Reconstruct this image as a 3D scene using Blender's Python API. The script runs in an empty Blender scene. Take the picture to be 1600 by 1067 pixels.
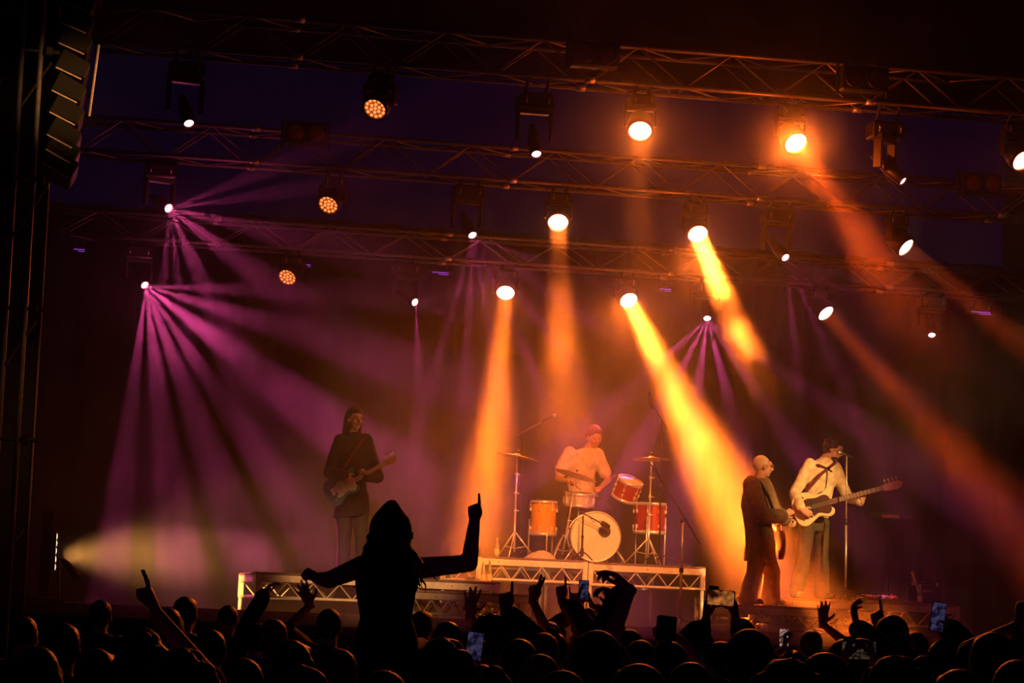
import bpy, bmesh, math, random
from mathutils import Vector, Matrix, Euler
random.seed(7)
SC = bpy.context.scene
COL = SC.collection
# ---------------------------------------------------------------- camera
F = 4200.0
CAMZ = 1.7
PITCH = math.atan((960 - 533.5) / F)
ROLL = math.radians(2.4)
CAMR = Matrix.Rotation(math.radians(90) + PITCH, 3, 'X') @ Matrix.Rotation(ROLL, 3, 'Z')
CAMP = Vector((0, 0, CAMZ))
cam_d = bpy.data.cameras.new('camera')
cam_d.sensor_width = 36.0
cam_d.lens = F / 1600.0 * 36.0
cam_d.clip_end = 400
cam = bpy.data.objects.new('camera', cam_d)
cam.matrix_world = Matrix.Translation(CAMP) @ CAMR.to_4x4()
COL.objects.link(cam)
SC.camera = cam
# ---------------------------------------------------------------- view, world
SC.view_settings.view_transform = 'Standard'
SC.view_settings.look = 'None'
SC.view_settings.exposure = 0.0
SC.view_settings.gamma = 1.0
SC.view_settings.use_curve_mapping = False
world = bpy.data.worlds.new('night')
SC.world = world
world.use_nodes = True
world.node_tree.nodes['Background'].inputs[0].default_value = (0.0015, 0.0006, 0.0058, 1)
world.node_tree.nodes['Background'].inputs[1].default_value = 1.0
SC.cycles.volume_bounces = 0
SC.cycles.max_bounces = 4
SC.cycles.diffuse_bounces = 1
SC.cycles.glossy_bounces = 2
SC.cycles.use_denoising = True
SC.cycles.use_adaptive_sampling = True
SC.cycles.adaptive_threshold = 0.06
# stage frame: x along the stage front, y up-stage, origin on the ground
YAW = math.radians(10.5)
EX = Vector((math.cos(YAW), math.sin(YAW), 0)); EY = Vector((-math.sin(YAW), math.cos(YAW), 0))
ORG = Vector((0, 30, 0))
def W(x, y, z): return ORG + EX * x + EY * y + Vector((0, 0, z))
def ray(px, py): return CAMR @ Vector(((px - 800) / F, -(py - 533.5) / F, -1))
def L(px, py, ys):
    """stage coordinates of the point where this line of sight meets the upright plane at depth ys"""
    d = ray(px, py)
    t = (EY.dot(ORG) + ys - EY.dot(CAMP)) / EY.dot(d)
    p = CAMP + d * t - ORG
    return Vector((EX.dot(p), ys, p.z))
def S(px, py, ys): return W(*L(px, py, ys))
def D(px, py, dist):
    """world point along a line of sight at this distance down the field"""
    d = ray(px, py)
    return CAMP + d * (dist / d.y)
# ---------------------------------------------------------------- unseen front lamps: keys for the band, then added fill
def front_spot(name, src, aim, power, deg, col, r=.15, blend=.6):
    l = bpy.data.lights.new(name, 'SPOT'); l.energy = power; l.color = col
    l.spot_size = math.radians(deg); l.spot_blend = blend; l.shadow_soft_size = r
    o = bpy.data.objects.new(name, l); COL.objects.link(o)
    o.matrix_world = Matrix.Translation(src) @ (aim - src).to_track_quat('-Z', 'Y').to_matrix().to_4x4()
    return o
KEY = (1, .42, .12)
front_spot('front_lamp_drums', W(-2.5, -16, 8.5), S(925, 850, .6), 7500, 10, KEY)
front_spot('front_lamp_riser', W(-3.5, -14, 8.0), S(590, 880, -.9), 8000, 9, KEY)
front_spot('front_lamp_bass', W(7.5, -12, 8.0), S(1250, 790, .3), 14000, 9, (1, .46, .13))
front_spot('front_lamp_guitar', W(4.5, -12, 7.5), S(556, 690, .2), 1800, 4, (1, .36, .10))
front_spot('front_haze_fill', W(1.0, -15, 9.5), S(870, 765, 2.0), 22000, 16, (1, .20, .03), blend=1.0)  # unseen flood added to warm the haze round the drums
front_spot('speaker_edge_fill', W(2.0, -16, 9.0), S(118, 150, -4.4), 10000, 5, KEY, blend=.9)  # unseen fill added to brighten the cabinet edges
front_spot('wing_edge_fill', W(2.0, -16, 8.0), S(38, 660, -3.6), 900, 8, KEY, blend=.9)  # unseen fill added for the wing edge and tower poles
# ================================================================ helpers
def tag(o, label=None, cat=None, group=None, kind=None):
    if label: o['label'] = label
    if cat: o['category'] = cat
    if group: o['group'] = group
    if kind: o['kind'] = kind
    return o
_M = {}
def mat(name, col=(.5, .5, .5), rough=.6, metal=0.0, var=.15, scale=12.0, bump=.0, emit=None, es=0.0, trans=0.0, detail=4.0):
    """procedural material: base colour broken up by noise, with optional fine relief"""
    if name in _M: return _M[name]
    m = bpy.data.materials.new(name); m.use_nodes = True; nt = m.node_tree
    b = nt.nodes['Principled BSDF']
    tc = nt.nodes.new('ShaderNodeTexCoord'); n = nt.nodes.new('ShaderNodeTexNoise')
    n.inputs['Scale'].default_value = scale; n.inputs['Detail'].default_value = detail
    nt.links.new(tc.outputs['Object'], n.inputs['Vector'])
    r = nt.nodes.new('ShaderNodeValToRGB')
    r.color_ramp.elements[0].position = .3; r.color_ramp.elements[1].position = .7
    r.color_ramp.elements[0].color = tuple(c * (1 - var) for c in col) + (1,)
    r.color_ramp.elements[1].color = tuple(min(1, c * (1 + var)) for c in col) + (1,)
    nt.links.new(n.outputs['Fac'], r.inputs[0]); nt.links.new(r.outputs[0], b.inputs['Base Color'])
    b.inputs['Roughness'].default_value = rough; b.inputs['Metallic'].default_value = metal
    if trans: b.inputs['Transmission Weight'].default_value = trans
    if bump:
        bp = nt.nodes.new('ShaderNodeBump'); bp.inputs['Strength'].default_value = bump; bp.inputs['Distance'].default_value = .01
        nt.links.new(n.outputs['Fac'], bp.inputs['Height']); nt.links.new(bp.outputs[0], b.inputs['Normal'])
    if emit:
        b.inputs['Emission Color'].default_value = tuple(emit) + (1,); b.inputs['Emission Strength'].default_value = es
        m.cycles.emission_sampling = 'NONE'
    _M[name] = m
    return m
def frame(d, up=Vector((0, 0, 1))):
    d = d.normalized()
    if abs(d.dot(up)) > .98: up = Vector((1, 0, 0))
    a = d.cross(up).normalized(); b = a.cross(d).normalized()
    return a, b, d
class Mesh:
    def __init__(s): s.v = []; s.f = []
    def ring(s, c, a, b, n, ra, rb=None):
        rb = ra if rb is None else rb; i0 = len(s.v)
        for k in range(n):
            t = 2 * math.pi * k / n
            s.v.append(c + a * (ra * math.cos(t)) + b * (rb * math.sin(t)))
        return list(range(i0, i0 + n))
    def bridge(s, r0, r1):
        n = len(r0)
        for k in range(n): s.f.append((r0[k], r0[(k + 1) % n], r1[(k + 1) % n], r1[k]))
    def tube(s, p0, p1, r0, r1=None, n=8, caps=True):
        r1 = r0 if r1 is None else r1; p0 = Vector(p0); p1 = Vector(p1)
        a, b, d = frame(p1 - p0)
        A = s.ring(p0, a, b, n, r0); B = s.ring(p1, a, b, n, r1); s.bridge(A, B)
        if caps: s.f.append(tuple(reversed(A))); s.f.append(tuple(B))
        return s
    def path(s, pts, r, n=6):
        pts = [Vector(p) for p in pts]; prev = None
        for i, p in enumerate(pts):
            d = (pts[min(i + 1, len(pts) - 1)] - pts[max(i - 1, 0)])
            a, b, _ = frame(d); rr = r[i] if isinstance(r, (list, tuple)) else r
            R = s.ring(p, a, b, n, rr)
            if prev: s.bridge(prev, R)
            else: s.f.append(tuple(reversed(R)))
            prev = R
        s.f.append(tuple(prev)); return s
    def capsule(s, p0, p1, r0, r1=None, n=10, fl=1.0, ax=None):
        """tapered limb with rounded ends; fl flattens it along ax"""
        r1 = r0 if r1 is None else r1; p0 = Vector(p0); p1 = Vector(p1)
        d = p1 - p0
        if d.length < 1e-5: d = Vector((0, 0, 1e-4))
        a, b, u = frame(d, ax if ax is not None else Vector((0, 0, 1)))
        prev = None
        secs = [(-1, p0, r0, .15), (-.75, p0, r0, .66), (-.35, p0, r0, .93), (0, p0, r0, 1), (0, p1, r1, 1), (.35, p1, r1, .93), (.75, p1, r1, .66), (1, p1, r1, .15)]
        for off, p, r, q in secs:
            R = s.ring(p + u * (off * r), a, b, n, r * q, r * q * fl)
            if prev: s.bridge(prev, R)
            else: s.f.append(tuple(reversed(R)))
            prev = R
        s.f.append(tuple(prev)); return s
    def ell(s, c, ax, rad, nu=12, nv=8):
        """ellipsoid; ax = three unit vectors, rad = three radii"""
        c = Vector(c); prev = None
        for j in range(nv + 1):
            th = math.pi * (j + .001) / (nv + .002)
            R = s.ring(c + ax[2] * (-math.cos(th) * rad[2]), ax[0], ax[1], nu, rad[0] * math.sin(th) + 1e-5, rad[1] * math.sin(th) + 1e-5)
            if prev: s.bridge(prev, R)
            else: s.f.append(tuple(reversed(R)))
            prev = R
        s.f.append(tuple(prev)); return s
    def loft(s, rings, n=14):
        """rings: (centre, a, b, ra, rb)"""
        prev = None
        for c, a, b, ra, rb in rings:
            R = s.ring(Vector(c), a, b, n, ra, rb)
            if prev: s.bridge(prev, R)
            else: s.f.append(tuple(reversed(R)))
            prev = R
        s.f.append(tuple(prev)); return s
    def box(s, c, size, ax=None, bev=0.0):
        c = Vector(c); a, b, d = ax or (Vector((1, 0, 0)), Vector((0, 1, 0)), Vector((0, 0, 1)))
        hx, hy, hz = [q / 2 for q in size]; i0 = len(s.v)
        if bev <= 0:
            for z in (-hz, hz):
                for x, y in ((-hx, -hy), (hx, -hy), (hx, hy), (-hx, hy)): s.v.append(c + a * x + b * y + d * z)
            s.f += [tuple(i0 + k for k in q) for q in ((3, 2, 1, 0), (4, 5, 6, 7), (0, 1, 5, 4), (1, 2, 6, 5), (2, 3, 7, 6), (3, 0, 4, 7))]
        else:
            prev = None
            for z, q in ((-hz, bev), (-hz + bev, 0), (hz - bev, 0), (hz, bev)):
                x1, y1 = hx - q, hy - q; k = bev * .7; i = len(s.v)
                for x, y in ((-x1 + k, -y1), (x1 - k, -y1), (x1, -y1 + k), (x1, y1 - k), (x1 - k, y1), (-x1 + k, y1), (-x1, y1 - k), (-x1, -y1 + k)):
                    s.v.append(c + a * x + b * y + d * z)
                R = list(range(i, i + 8))
                if prev: s.bridge(prev, R)
                else: s.f.append(tuple(reversed(R)))
                prev = R
            s.f.append(tuple(prev))
        return s
    def prism(s, pts, th, bev=0.0, o=Vector((0, 0, 0)), ax=None):
        """flat outline (x, z) given thickness along y, with a small edge bevel"""
        a, b, d = ax or (Vector((1, 0, 0)), Vector((0, 1, 0)), Vector((0, 0, 1)))
        n = len(pts); prev = None
        cx = sum(p[0] for p in pts) / n; cz = sum(p[1] for p in pts) / n
        secs = [(-th / 2, bev), (-th / 2 + bev, 0), (th / 2 - bev, 0), (th / 2, bev)] if bev else [(-th / 2, 0), (th / 2, 0)]
        for y, q in secs:
            i = len(s.v)
            for p in pts:
                dx, dz = p[0] - cx, p[1] - cz; l = math.hypot(dx, dz) or 1; k = (l - q) / l
                s.v.append(o + a * (cx + dx * k) + b * y + d * (cz + dz * k))
            R = list(range(i, i + n))
            if prev: s.bridge(prev, R)
            else: s.f.append(tuple(reversed(R)))
            prev = R
        s.f.append(tuple(prev)); return s
    def lathe(s, prof, n=24, o=Vector((0, 0, 0)), ax=None):
        """prof: (radius, height) pairs turned about ax[2]"""
        a, b, d = ax or (Vector((1, 0, 0)), Vector((0, 1, 0)), Vector((0, 0, 1)))
        prev = None
        for r, h in prof:
            R = s.ring(o + d * h, a, b, n, max(r, 1e-5))
            if prev: s.bridge(prev, R)
            prev = R
        return s
    def data(s, name, m=None, smooth=False):
        me = bpy.data.meshes.new(name)
        me.from_pydata([tuple(v) for v in s.v], [], s.f); me.update()
        if m: me.materials.append(m)
        if smooth: me.polygons.foreach_set('use_smooth', [True] * len(me.polygons))
        return me
    def fix(s, me):
        bm = bmesh.new(); bm.from_mesh(me); bmesh.ops.recalc_face_normals(bm, faces=bm.faces); bm.to_mesh(me); bm.free()
    def build(s, name, m, parent=None, smooth=False, loc=None):
        me = s.data(name, m, smooth); s.fix(me)
        return link(name, me, parent, loc)
def link(name, me, parent=None, loc=None, rot=None):
    o = bpy.data.objects.new(name, me); COL.objects.link(o)
    if parent is not None: o.parent = parent
    if loc is not None: o.location = loc
    if rot is not None: o.rotation_euler = rot
    return o
def thing(name, label, cat, loc=(0, 0, 0), rotz=0.0, group=None):
    o = bpy.data.objects.new(name, None); COL.objects.link(o)
    o.empty_display_size = .1
    o.location = loc; o.rotation_euler = (0, 0, rotz)
    return tag(o, label, cat, group)
def V(*a): return Vector(a)
ZUP = Vector((0, 0, 1))
# ---- smooth one-piece bodies: overlapping limbs fused by a voxel remesh, evaluated in one batch
_PEND = []
def fuse(M, name, m, voxel, parent=None, loc=None, smooth=4, ratio=.5, base=None):
    me = bpy.data.meshes.new(name + '_raw')
    off = base if base is not None else Vector((0, 0, 0))
    me.from_pydata([tuple(v - off) for v in M.v], [], M.f); me.update(); M.fix(me)
    o = link(name, me, parent, loc)
    md = o.modifiers.new('fuse', 'REMESH'); md.mode = 'VOXEL'; md.voxel_size = voxel; md.use_smooth_shade = True
    sm = o.modifiers.new('soft', 'SMOOTH'); sm.iterations = smooth; sm.factor = .5
    if ratio < 1:
        dc = o.modifiers.new('thin', 'DECIMATE'); dc.ratio = ratio
    _PEND.append((o, m, ratio)); return o
def flush():
    dg = bpy.context.evaluated_depsgraph_get(); dg.update()
    res = []
    for o, m, r in _PEND:
        me = bpy.data.meshes.new_from_object(o.evaluated_get(dg)); me.name = o.name
        res.append((o, me, m))
    from mathutils import noise as _n
    for o, me, m in res:
        if o.name.split('.')[0] in ('shirt', 'trousers') and len(me.vertices) > 50:     # folds in the cloth
            nr = [v.normal.copy() for v in me.vertices]
            for v, q in zip(me.vertices, nr):
                p = v.co; t = _n.noise(Vector((p.x * 9, p.y * 9, p.z * 5 + 2 * p.x))) + .5 * _n.noise(p * 17)
                v.co = p + q * (.011 * t)
        old = o.data; o.modifiers.clear(); o.data = me; bpy.data.meshes.remove(old)
        me.materials.clear(); me.materials.append(m)
        me.polygons.foreach_set('use_smooth', [True] * len(me.polygons))
    _PEND.clear()
# ================================================================ materials
OR = (1, .15, .013); PU = (.80, .06, .27); WARM = (1, .40, .10)
m_alu = mat('aluminium', (.62, .6, .57), .38, .7, .12, 30)
m_alud = mat('painted truss tube', (.27, .25, .23), .45, .5, .2, 18)
m_blackmetal = mat('black metal', (.02, .02, .022), .45, .3, .3, 25)
m_blackplastic = mat('black plastic', (.018, .018, .02), .4, 0, .3, 30, .05)
m_chrome = mat('chrome', (.85, .83, .8), .3, .6, .05, 20)
m_brass = mat('cymbal bronze', (.95, .72, .36), .35, .4, .12, 60, .05)
m_deck = mat('black deck ply', (.05, .04, .04), .7, 0, .4, 6, .1)
m_drape = mat('dark blue drape', (.012, .011, .016), .9, 0, .3, 5, .1)
m_canvas = mat('black roof canvas', (.012, .012, .014), .9, 0, .3, 4)
m_ground = mat('trodden field', (.03, .028, .02), .95, 0, .4, 3, .3)
m_cable = mat('black rubber cable', (.02, .02, .02), .55, 0, .2, 30)
m_glass = mat('green bottle glass', (.35, .5, .12), .12, 0, .2, 12, trans=.5)
m_glassc = mat('clear bottle', (.8, .75, .6), .1, 0, .1, 12, trans=.6)
m_label = mat('paper bottle label', (.75, .6, .3), .6, 0, .15, 40)
m_skin = mat('skin', (.62, .36, .25), .55, 0, .1, 25, .05)
m_skin2 = mat('brown skin', (.30, .16, .10), .55, 0, .1, 25, .05)
m_hair = mat('dark brown hair', (.035, .02, .012), .5, 0, .5, 60, .6)
m_hairb = mat('black hair', (.012, .010, .010), .45, 0, .5, 70, .6)
m_hairf = mat('fair hair', (.30, .18, .07), .5, 0, .4, 60, .6)
m_hairw = mat('cropped bleached hair', (.75, .65, .5), .7, 0, .15, 90, .3)
m_hairr = mat('reddish hair', (.20, .05, .02), .5, 0, .4, 60, .6)
cl = {k: mat(k + ' cloth', c, .85, 0, .25, 14, .15) for k, c in dict(
    black=(.012, .012, .013), charcoal=(.04, .04, .045), navy=(.02, .025, .06), brown=(.20, .135, .08), cream=(.75, .62, .42), white=(.75, .70, .62),
    olive=(.06, .055, .03), maroon=(.12, .02, .02), grey=(.12, .12, .12), green=(.03, .06, .03), denim=(.05, .07, .12), rust=(.2, .07, .03)).items()}
m_eye = mat('eye', (.7, .65, .6), .2, 0, .1, 20)
m_dark = mat('dark opening', (.01, .008, .008), .6, 0, .2, 20)
m_lens_hot = mat('lit lamp lens', (1, .8, .5), .3, 0, .05, 60, emit=(1, .78, .42), es=14)
m_lens_edge = mat('lit purple lamp lens', (1, .6, .8), .3, 0, .05, 60, emit=(1, .5, .6), es=4)
m_cell = mat('orange led cells', (1, .4, .1), .3, 0, .1, 60, emit=(1, .36, .09), es=1.2)
m_cellback = mat('orange led reflector', (.6, .15, .04), .5, 0, .2, 60, emit=(1, .13, .015), es=.22)
m_ring = mat('glossy lens ring', (.10, .06, .05), .25, .6, .1, 30)
# ================================================================ light helpers
RIGHT = CAMR @ Vector((1, 0, 0)); UPV = CAMR @ Vector((0, 1, 0))
def aimdir(pos, ang, alpha):
    """direction leaving pos: alpha degrees off the way to the audience, leaning ang degrees round the clock as seen from there"""
    tc = (CAMP - pos).normalized(); a = math.radians(ang); al = math.radians(alpha)
    return (tc * math.cos(al) + (RIGHT * math.cos(a) + UPV * math.sin(a)) * math.sin(al)).normalized()
def add_light(name, kind, pos, d, power, col, parent=None, **kw):
    l = bpy.data.lights.new(name, kind); l.energy = power; l.color = col
    for k, v in kw.items(): setattr(l, k, v)
    o = bpy.data.objects.new(name, l); COL.objects.link(o)
    mw = Matrix.Translation(pos) @ (d.to_track_quat('-Z', 'Y').to_matrix().to_4x4() if d is not None else Matrix.Identity(4))
    if parent is not None:
        o.parent = parent; bpy.context.view_layer.update(); o.matrix_world = mw
    else: o.matrix_world = mw
    return o
def gobo(l, dirs):
    """pattern wheel of a moving head: the beam is split into lobes, each (direction, half width in degrees, gain)"""
    l.use_nodes = True; nt = l.node_tree; em = next(n for n in nt.nodes if n.type == 'EMISSION')
    g = nt.nodes.new('ShaderNodeNewGeometry'); prev = None
    for d, w, gain in dirs:
        dt = nt.nodes.new('ShaderNodeVectorMath'); dt.operation = 'DOT_PRODUCT'
        nt.links.new(g.outputs['Incoming'], dt.inputs[0]); dt.inputs[1].default_value = d
        mr = nt.nodes.new('ShaderNodeMapRange'); mr.interpolation_type = 'SMOOTHSTEP'
        mr.inputs[1].default_value = math.cos(math.radians(w * 1.12)); mr.inputs[2].default_value = math.cos(math.radians(w * .72))
        mr.inputs[3].default_value = 0; mr.inputs[4].default_value = gain
        nt.links.new(dt.outputs['Value'], mr.inputs[0])
        if prev is None: prev = mr.outputs[0]
        else:
            ad = nt.nodes.new('ShaderNodeMath'); ad.operation = 'ADD'
            nt.links.new(prev, ad.inputs[0]); nt.links.new(mr.outputs[0], ad.inputs[1]); prev = ad.outputs[0]
    nt.links.new(prev, em.inputs['Strength'])
# ================================================================ setting
YA, YB, YC = -3.0, 0.9, 4.7          # depth of the three lighting trusses
DECKZ = 1.62
def struct(M, name, m, smooth=False): return tag(M.build(name, m, None, smooth), kind='structure')
AX = (EX, EY, ZUP)
struct(Mesh().box(V(0, 25, -.1), (90, 70, .2)), 'ground', m_ground)
struct(Mesh().box(W(1.0, 4.0, DECKZ - .06), (19, 11.6, .12), AX), 'floor_stage', m_deck)
struct(Mesh().box(W(1.0, -1.82, DECKZ - .86), (19, .06, 1.5), AX), 'wall_stage_front', m_canvas)
tag(Mesh().box(W(1.0, -1.83, DECKZ - .05), (19, .05, .13), AX).build('trim_stage_edge', mat('stage edge board', (.12, .09, .08), .55, 0, .3, 8, .1)), kind='structure')
# back drape with hanging pleats; the night sky shows between its top and the roof
BACKTOP = L(600, 350, 9.3).z
M = Mesh(); N = 240; prev = None
for k in range(N + 1):
    x = -10 + 21 * k / N; y = 9.3 + .10 * math.sin(x * 9.0) + .05 * math.sin(x * 23 + 1)
    i = len(M.v); M.v += [W(x, y, DECKZ), W(x, y, BACKTOP)]
    if prev is not None: M.f.append((prev, i, i + 1, prev + 1))
    prev = i
struct(M, 'wall_back', m_drape, True)
# roof canvas sloping down to the back, and the dark wing walls
M = Mesh(); M.v += [W(-10, -6, 9.6), W(11.5, -6, 9.6), W(11.5, 9.6, 9.7), W(-10, 9.6, 9.7), W(-10, -6, 9.7), W(11.5, -6, 9.7), W(11.5, 9.6, 9.8), W(-10, 9.6, 9.8)]
M.f += [(0, 1, 2, 3), (7, 6, 5, 4), (0, 4, 5, 1), (1, 5, 6, 2), (2, 6, 7, 3), (3, 7, 4, 0)]
struct(M, 'ceiling', m_canvas)
struct(Mesh().box(W(9.4, 4, 5.2), (.1, 10.8, 9), AX), 'wall_right', m_canvas)
# ================================================================ haze: drifting smoke over the stage
def make_haze():
    """smoke density laid out on a voxel grid: slow billows, plus thicker puffs and clear pockets"""
    lo = V(-7.4, -6.2, DECKZ + .02); hi = V(8.2, 9.0, 8.4)
    me = bpy.data.meshes.new('haze'); o = link('haze', me, None, ORG); o.rotation_euler = (0, 0, YAW)
    tag(o, 'thin drifting stage smoke filling the air above the stage', 'haze', kind='stuff')
    m = bpy.data.materials.new('stage haze'); m.use_nodes = True; nt = m.node_tree; nt.nodes.clear()
    out = nt.nodes.new('ShaderNodeOutputMaterial'); vs = nt.nodes.new('ShaderNodeVolumeScatter'); nt.links.new(vs.outputs[0], out.inputs['Volume'])
    at = nt.nodes.new('ShaderNodeAttribute'); at.attribute_name = 'density'; nt.links.new(at.outputs['Fac'], vs.inputs['Density'])
    vs.inputs['Anisotropy'].default_value = HAZE['g']; vs.inputs['Color'].default_value = (1, 1, 1, 1)
    ng = bpy.data.node_groups.new('haze', 'GeometryNodeTree')
    ng.interface.new_socket('Geometry', in_out='INPUT', socket_type='NodeSocketGeometry')
    ng.interface.new_socket('Geometry', in_out='OUTPUT', socket_type='NodeSocketGeometry')
    N = ng.nodes.new; LK = ng.links.new
    go = N('NodeGroupOutput'); vc = N('GeometryNodeVolumeCube'); sm = N('GeometryNodeSetMaterial'); sm.inputs['Material'].default_value = m
    LK(vc.outputs[0], sm.inputs[0]); LK(sm.outputs[0], go.inputs[0])
    vc.inputs['Min'].default_value = lo; vc.inputs['Max'].default_value = hi
    for k, q in zip('XYZ', hi - lo): vc.inputs['Resolution ' + k].default_value = int(q / HAZE['voxel'])
    pos = N('GeometryNodeInputPosition')
    def noise(scale, detail, dist):
        nz = N('ShaderNodeTexNoise'); nz.inputs['Scale'].default_value = scale; nz.inputs['Detail'].default_value = detail; nz.inputs['Distortion'].default_value = dist
        LK(pos.outputs[0], nz.inputs['Vector']); return nz.outputs[0]
    def maprange(v, a, b, c, d, smooth=False):
        r = N('ShaderNodeMapRange')
        if smooth: r.interpolation_type = 'SMOOTHSTEP'
        for i, q in enumerate((a, b, c, d)): r.inputs[i + 1].default_value = q
        LK(v, r.inputs[0]); return r.outputs[0]
    def math2(op, a, b):
        r = N('ShaderNodeMath'); r.operation = op
        for i, q in enumerate((a, b)):
            if isinstance(q, (int, float)): r.inputs[i].default_value = q
            else: LK(q, r.inputs[i])
        return r.outputs[0]
    tot = maprange(noise(HAZE['scale'], 4, .5), .38, .68, HAZE['lo'], HAZE['hi'])
    sx = N('ShaderNodeSeparateXYZ'); LK(pos.outputs[0], sx.inputs[0])
    tot = math2('MULTIPLY', tot, maprange(sx.outputs[2], 3.5, 7.0, 1.0, .35))      # smoke thins out towards the roof
    # the cloud fades out towards its open sides
    for i, a, b in ((1, lo.y, lo.y + 1.6), (1, hi.y, hi.y - .8), (0, lo.x, lo.x + 1.0), (0, hi.x, hi.x - 1.0), (2, hi.z, hi.z - .8)):
        tot = math2('MULTIPLY', tot, maprange(sx.outputs[i], a, b, 0.0, 1.0, True))
    fine = maprange(noise(2.2, 4, .9), .40, .60, .1, 1.0)
    tot = math2('MULTIPLY', tot, maprange(noise(1.7, 5, 1.0), .36, .64, .35, 1.65))      # wisps
    for c, r, dens in HAZE['puffs']:
        sb = N('ShaderNodeVectorMath'); sb.operation = 'SUBTRACT'; LK(pos.outputs[0], sb.inputs[0]); sb.inputs[1].default_value = c
        dv = N('ShaderNodeVectorMath'); dv.operation = 'DIVIDE'; LK(sb.outputs[0], dv.inputs[0]); dv.inputs[1].default_value = r
        ln = N('ShaderNodeVectorMath'); ln.operation = 'LENGTH'; LK(dv.outputs[0], ln.inputs[0])
        v = maprange(ln.outputs['Value'], 1.0, .25 if dens > 0 else .6, 0, abs(dens), True)
        if dens > 0: tot = math2('ADD', tot, math2('MULTIPLY', v, fine))
        else: tot = math2('MULTIPLY', tot, math2('SUBTRACT', 1.0, v))
    LK(tot, vc.inputs['Density'])
    md = o.modifiers.new('smoke', 'NODES'); md.node_group = ng
    me.materials.append(m)
    SC.cycles.volume_step_rate = HAZE['step']; SC.cycles.volume_max_steps = 256
def along(px, py, ys, ang, al, t):
    """stage coordinates of the point t metres out from a lamp along its beam"""
    p = S(px, py, ys); tc = (CAMP - p).normalized(); a = math.radians(ang); b = math.radians(al)
    d = (tc * math.cos(b) + ((CAMR @ V(1, 0, 0)) * math.cos(a) + (CAMR @ V(0, 1, 0)) * math.sin(a)) * math.sin(b)).normalized()
    q = p + d * t - ORG; return V(EX.dot(q), EY.dot(q), q.z)
cen = (1090, 365, YB, -68, 36); lng = (982, 469, YC, -63, 36)
HAZE = dict(scale=.5, lo=.007, hi=.042, step=7.5, voxel=.15, g=.4, puffs=[
    (along(*cen, .5), V(.6, 1.3, .7), .10),
    (along(*cen, 1.62), V(.34, 1.5, .22), -1.0),         # clear gap in the centre beam ...
    (along(*cen, 3.6), V(1.0, 1.7, .95), -1.0),
    (along(*cen, 4.7), V(.9, 1.7, 1.0), -1.0),
    (along(*cen, 6.0), V(1.0, 1.7, 1.1), -1.0),
    (along(*cen, 2.3), V(.7, 1.3, .55), -.93), (along(*cen, 2.15) + V(.06, 0, 0), V(.40, .9, .36), .05),            # ... and the puff caught in it
    (L(770, 430, .0), V(.7, 1.3, .7), .03), (L(1105, 570, 3.8), V(.9, 1.4, .6), .04), (L(1255, 450, .2), V(.6, 1.2, .5), .03), (L(650, 540, 4.2), V(.4, 1.2, .6), .03),
    (L(285, 355, .2), V(.8, 1.4, .7), .05), (L(270, 500, 3.8), V(1.1, 1.6, 1.0), .03),
    (along(*lng, .7), V(.6, 1.2, .7), .07),
    (along(*lng, 2.6), V(.8, 1.2, .9), .02),
    (along(*lng, 5.2), V(.8, 1.2, .9), .04),
    (along(872, 347, YB, -88, 32, .9), V(.35, 1.0, .42), -.8),
    (along(872, 347, YB, -88, 32, 2.4), V(.7, 1.2, .8), .03),
    (along(872, 347, YB, -88, 32, 5.5), V(.9, 1.6, 1.4), -.9),
    (along(790, 457, YC, -95, 36, 1.6), V(.6, 1.1, .8), .03),
    (L(1243, 232, YA - .2), V(.75, .9, .75), .10),       # denser smoke added to give the brightest lamps a halo
    (L(1000, 208, YA - .2), V(.45, .7, .45), .06),
    (L(872, 350, YB - .2), V(.40, .7, .40), .05),
    (L(300, 868, 1.0), V(2.3, 1.6, .42), .20),           # low smoke rolling out stage right
    (L(1190, 650, 1.0), V(.9, 1.2, .6), .05),
    (L(1500, 780, .5), V(1.3, 1.4, 1.3), .05),
    (L(560, 820, 3.0), V(2.4, 1.6, .8), .05),
    (L(850, 790, 2.0), V(4.4, 3.2, 2.2), .085)])
make_haze()
# ================================================================ trusses
def truss(label, x0, x1, y, z0, w=.45, h=.38, bay=.5):
    """box truss: bottom near chord at (y, z0); each tube its own part"""
    t = thing('lighting_truss', label, 'truss', W(x0, y, z0), YAW, 'lighting trusses over the stage')
    n = int((x1 - x0) / bay); ln = n * bay
    ch = Mesh().tube(V(0, 0, 0), V(ln, 0, 0), .025, n=10).data('chord', m_alud, True)
    for yy, zz in ((0, 0), (w, 0), (0, h), (w, h)): link('chord', ch, t, (0, yy, zz))
    def diag(p, q):
        return Mesh().tube(p, q, .011, n=6, caps=False).data('brace', m_alud, True)
    dz = [diag(V(0, 0, 0), V(bay, 0, h)), diag(V(0, 0, h), V(bay, 0, 0))]
    dy = [diag(V(0, 0, 0), V(bay, w, 0)), diag(V(0, w, 0), V(bay, 0, 0))]
    for k in range(n):
        for yy in (0, w): link('brace', dz[k % 2], t, (k * bay, yy, 0))
        for zz in (0, h): link('brace', dy[(k + (zz > 0)) % 2], t, (k * bay, 0, zz))
    cp = Mesh().tube(V(0, 0, 0), V(.10, 0, 0), .034, n=10).data('coupler', m_alu, True)
    for k in range(4, n, 6):
        for yy, zz in ((0, 0), (w, 0), (0, h), (w, h)): link('coupler', cp, t, (k * bay - .05, yy, zz))
    return t
pa, pb, pc = L(1000, 131, YA), L(1000, 296, YB), L(1000, 424, YC)
xl = [L(150, 70, YA).x, L(120, 250, YB).x, L(90, 370, YC).x]
truss('front lighting truss, highest of the three across the top', xl[0], 6.4, YA, pa.z)
truss('middle lighting truss with brightly lit orange tubes', xl[1], 7.4, YB, pb.z)
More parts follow.
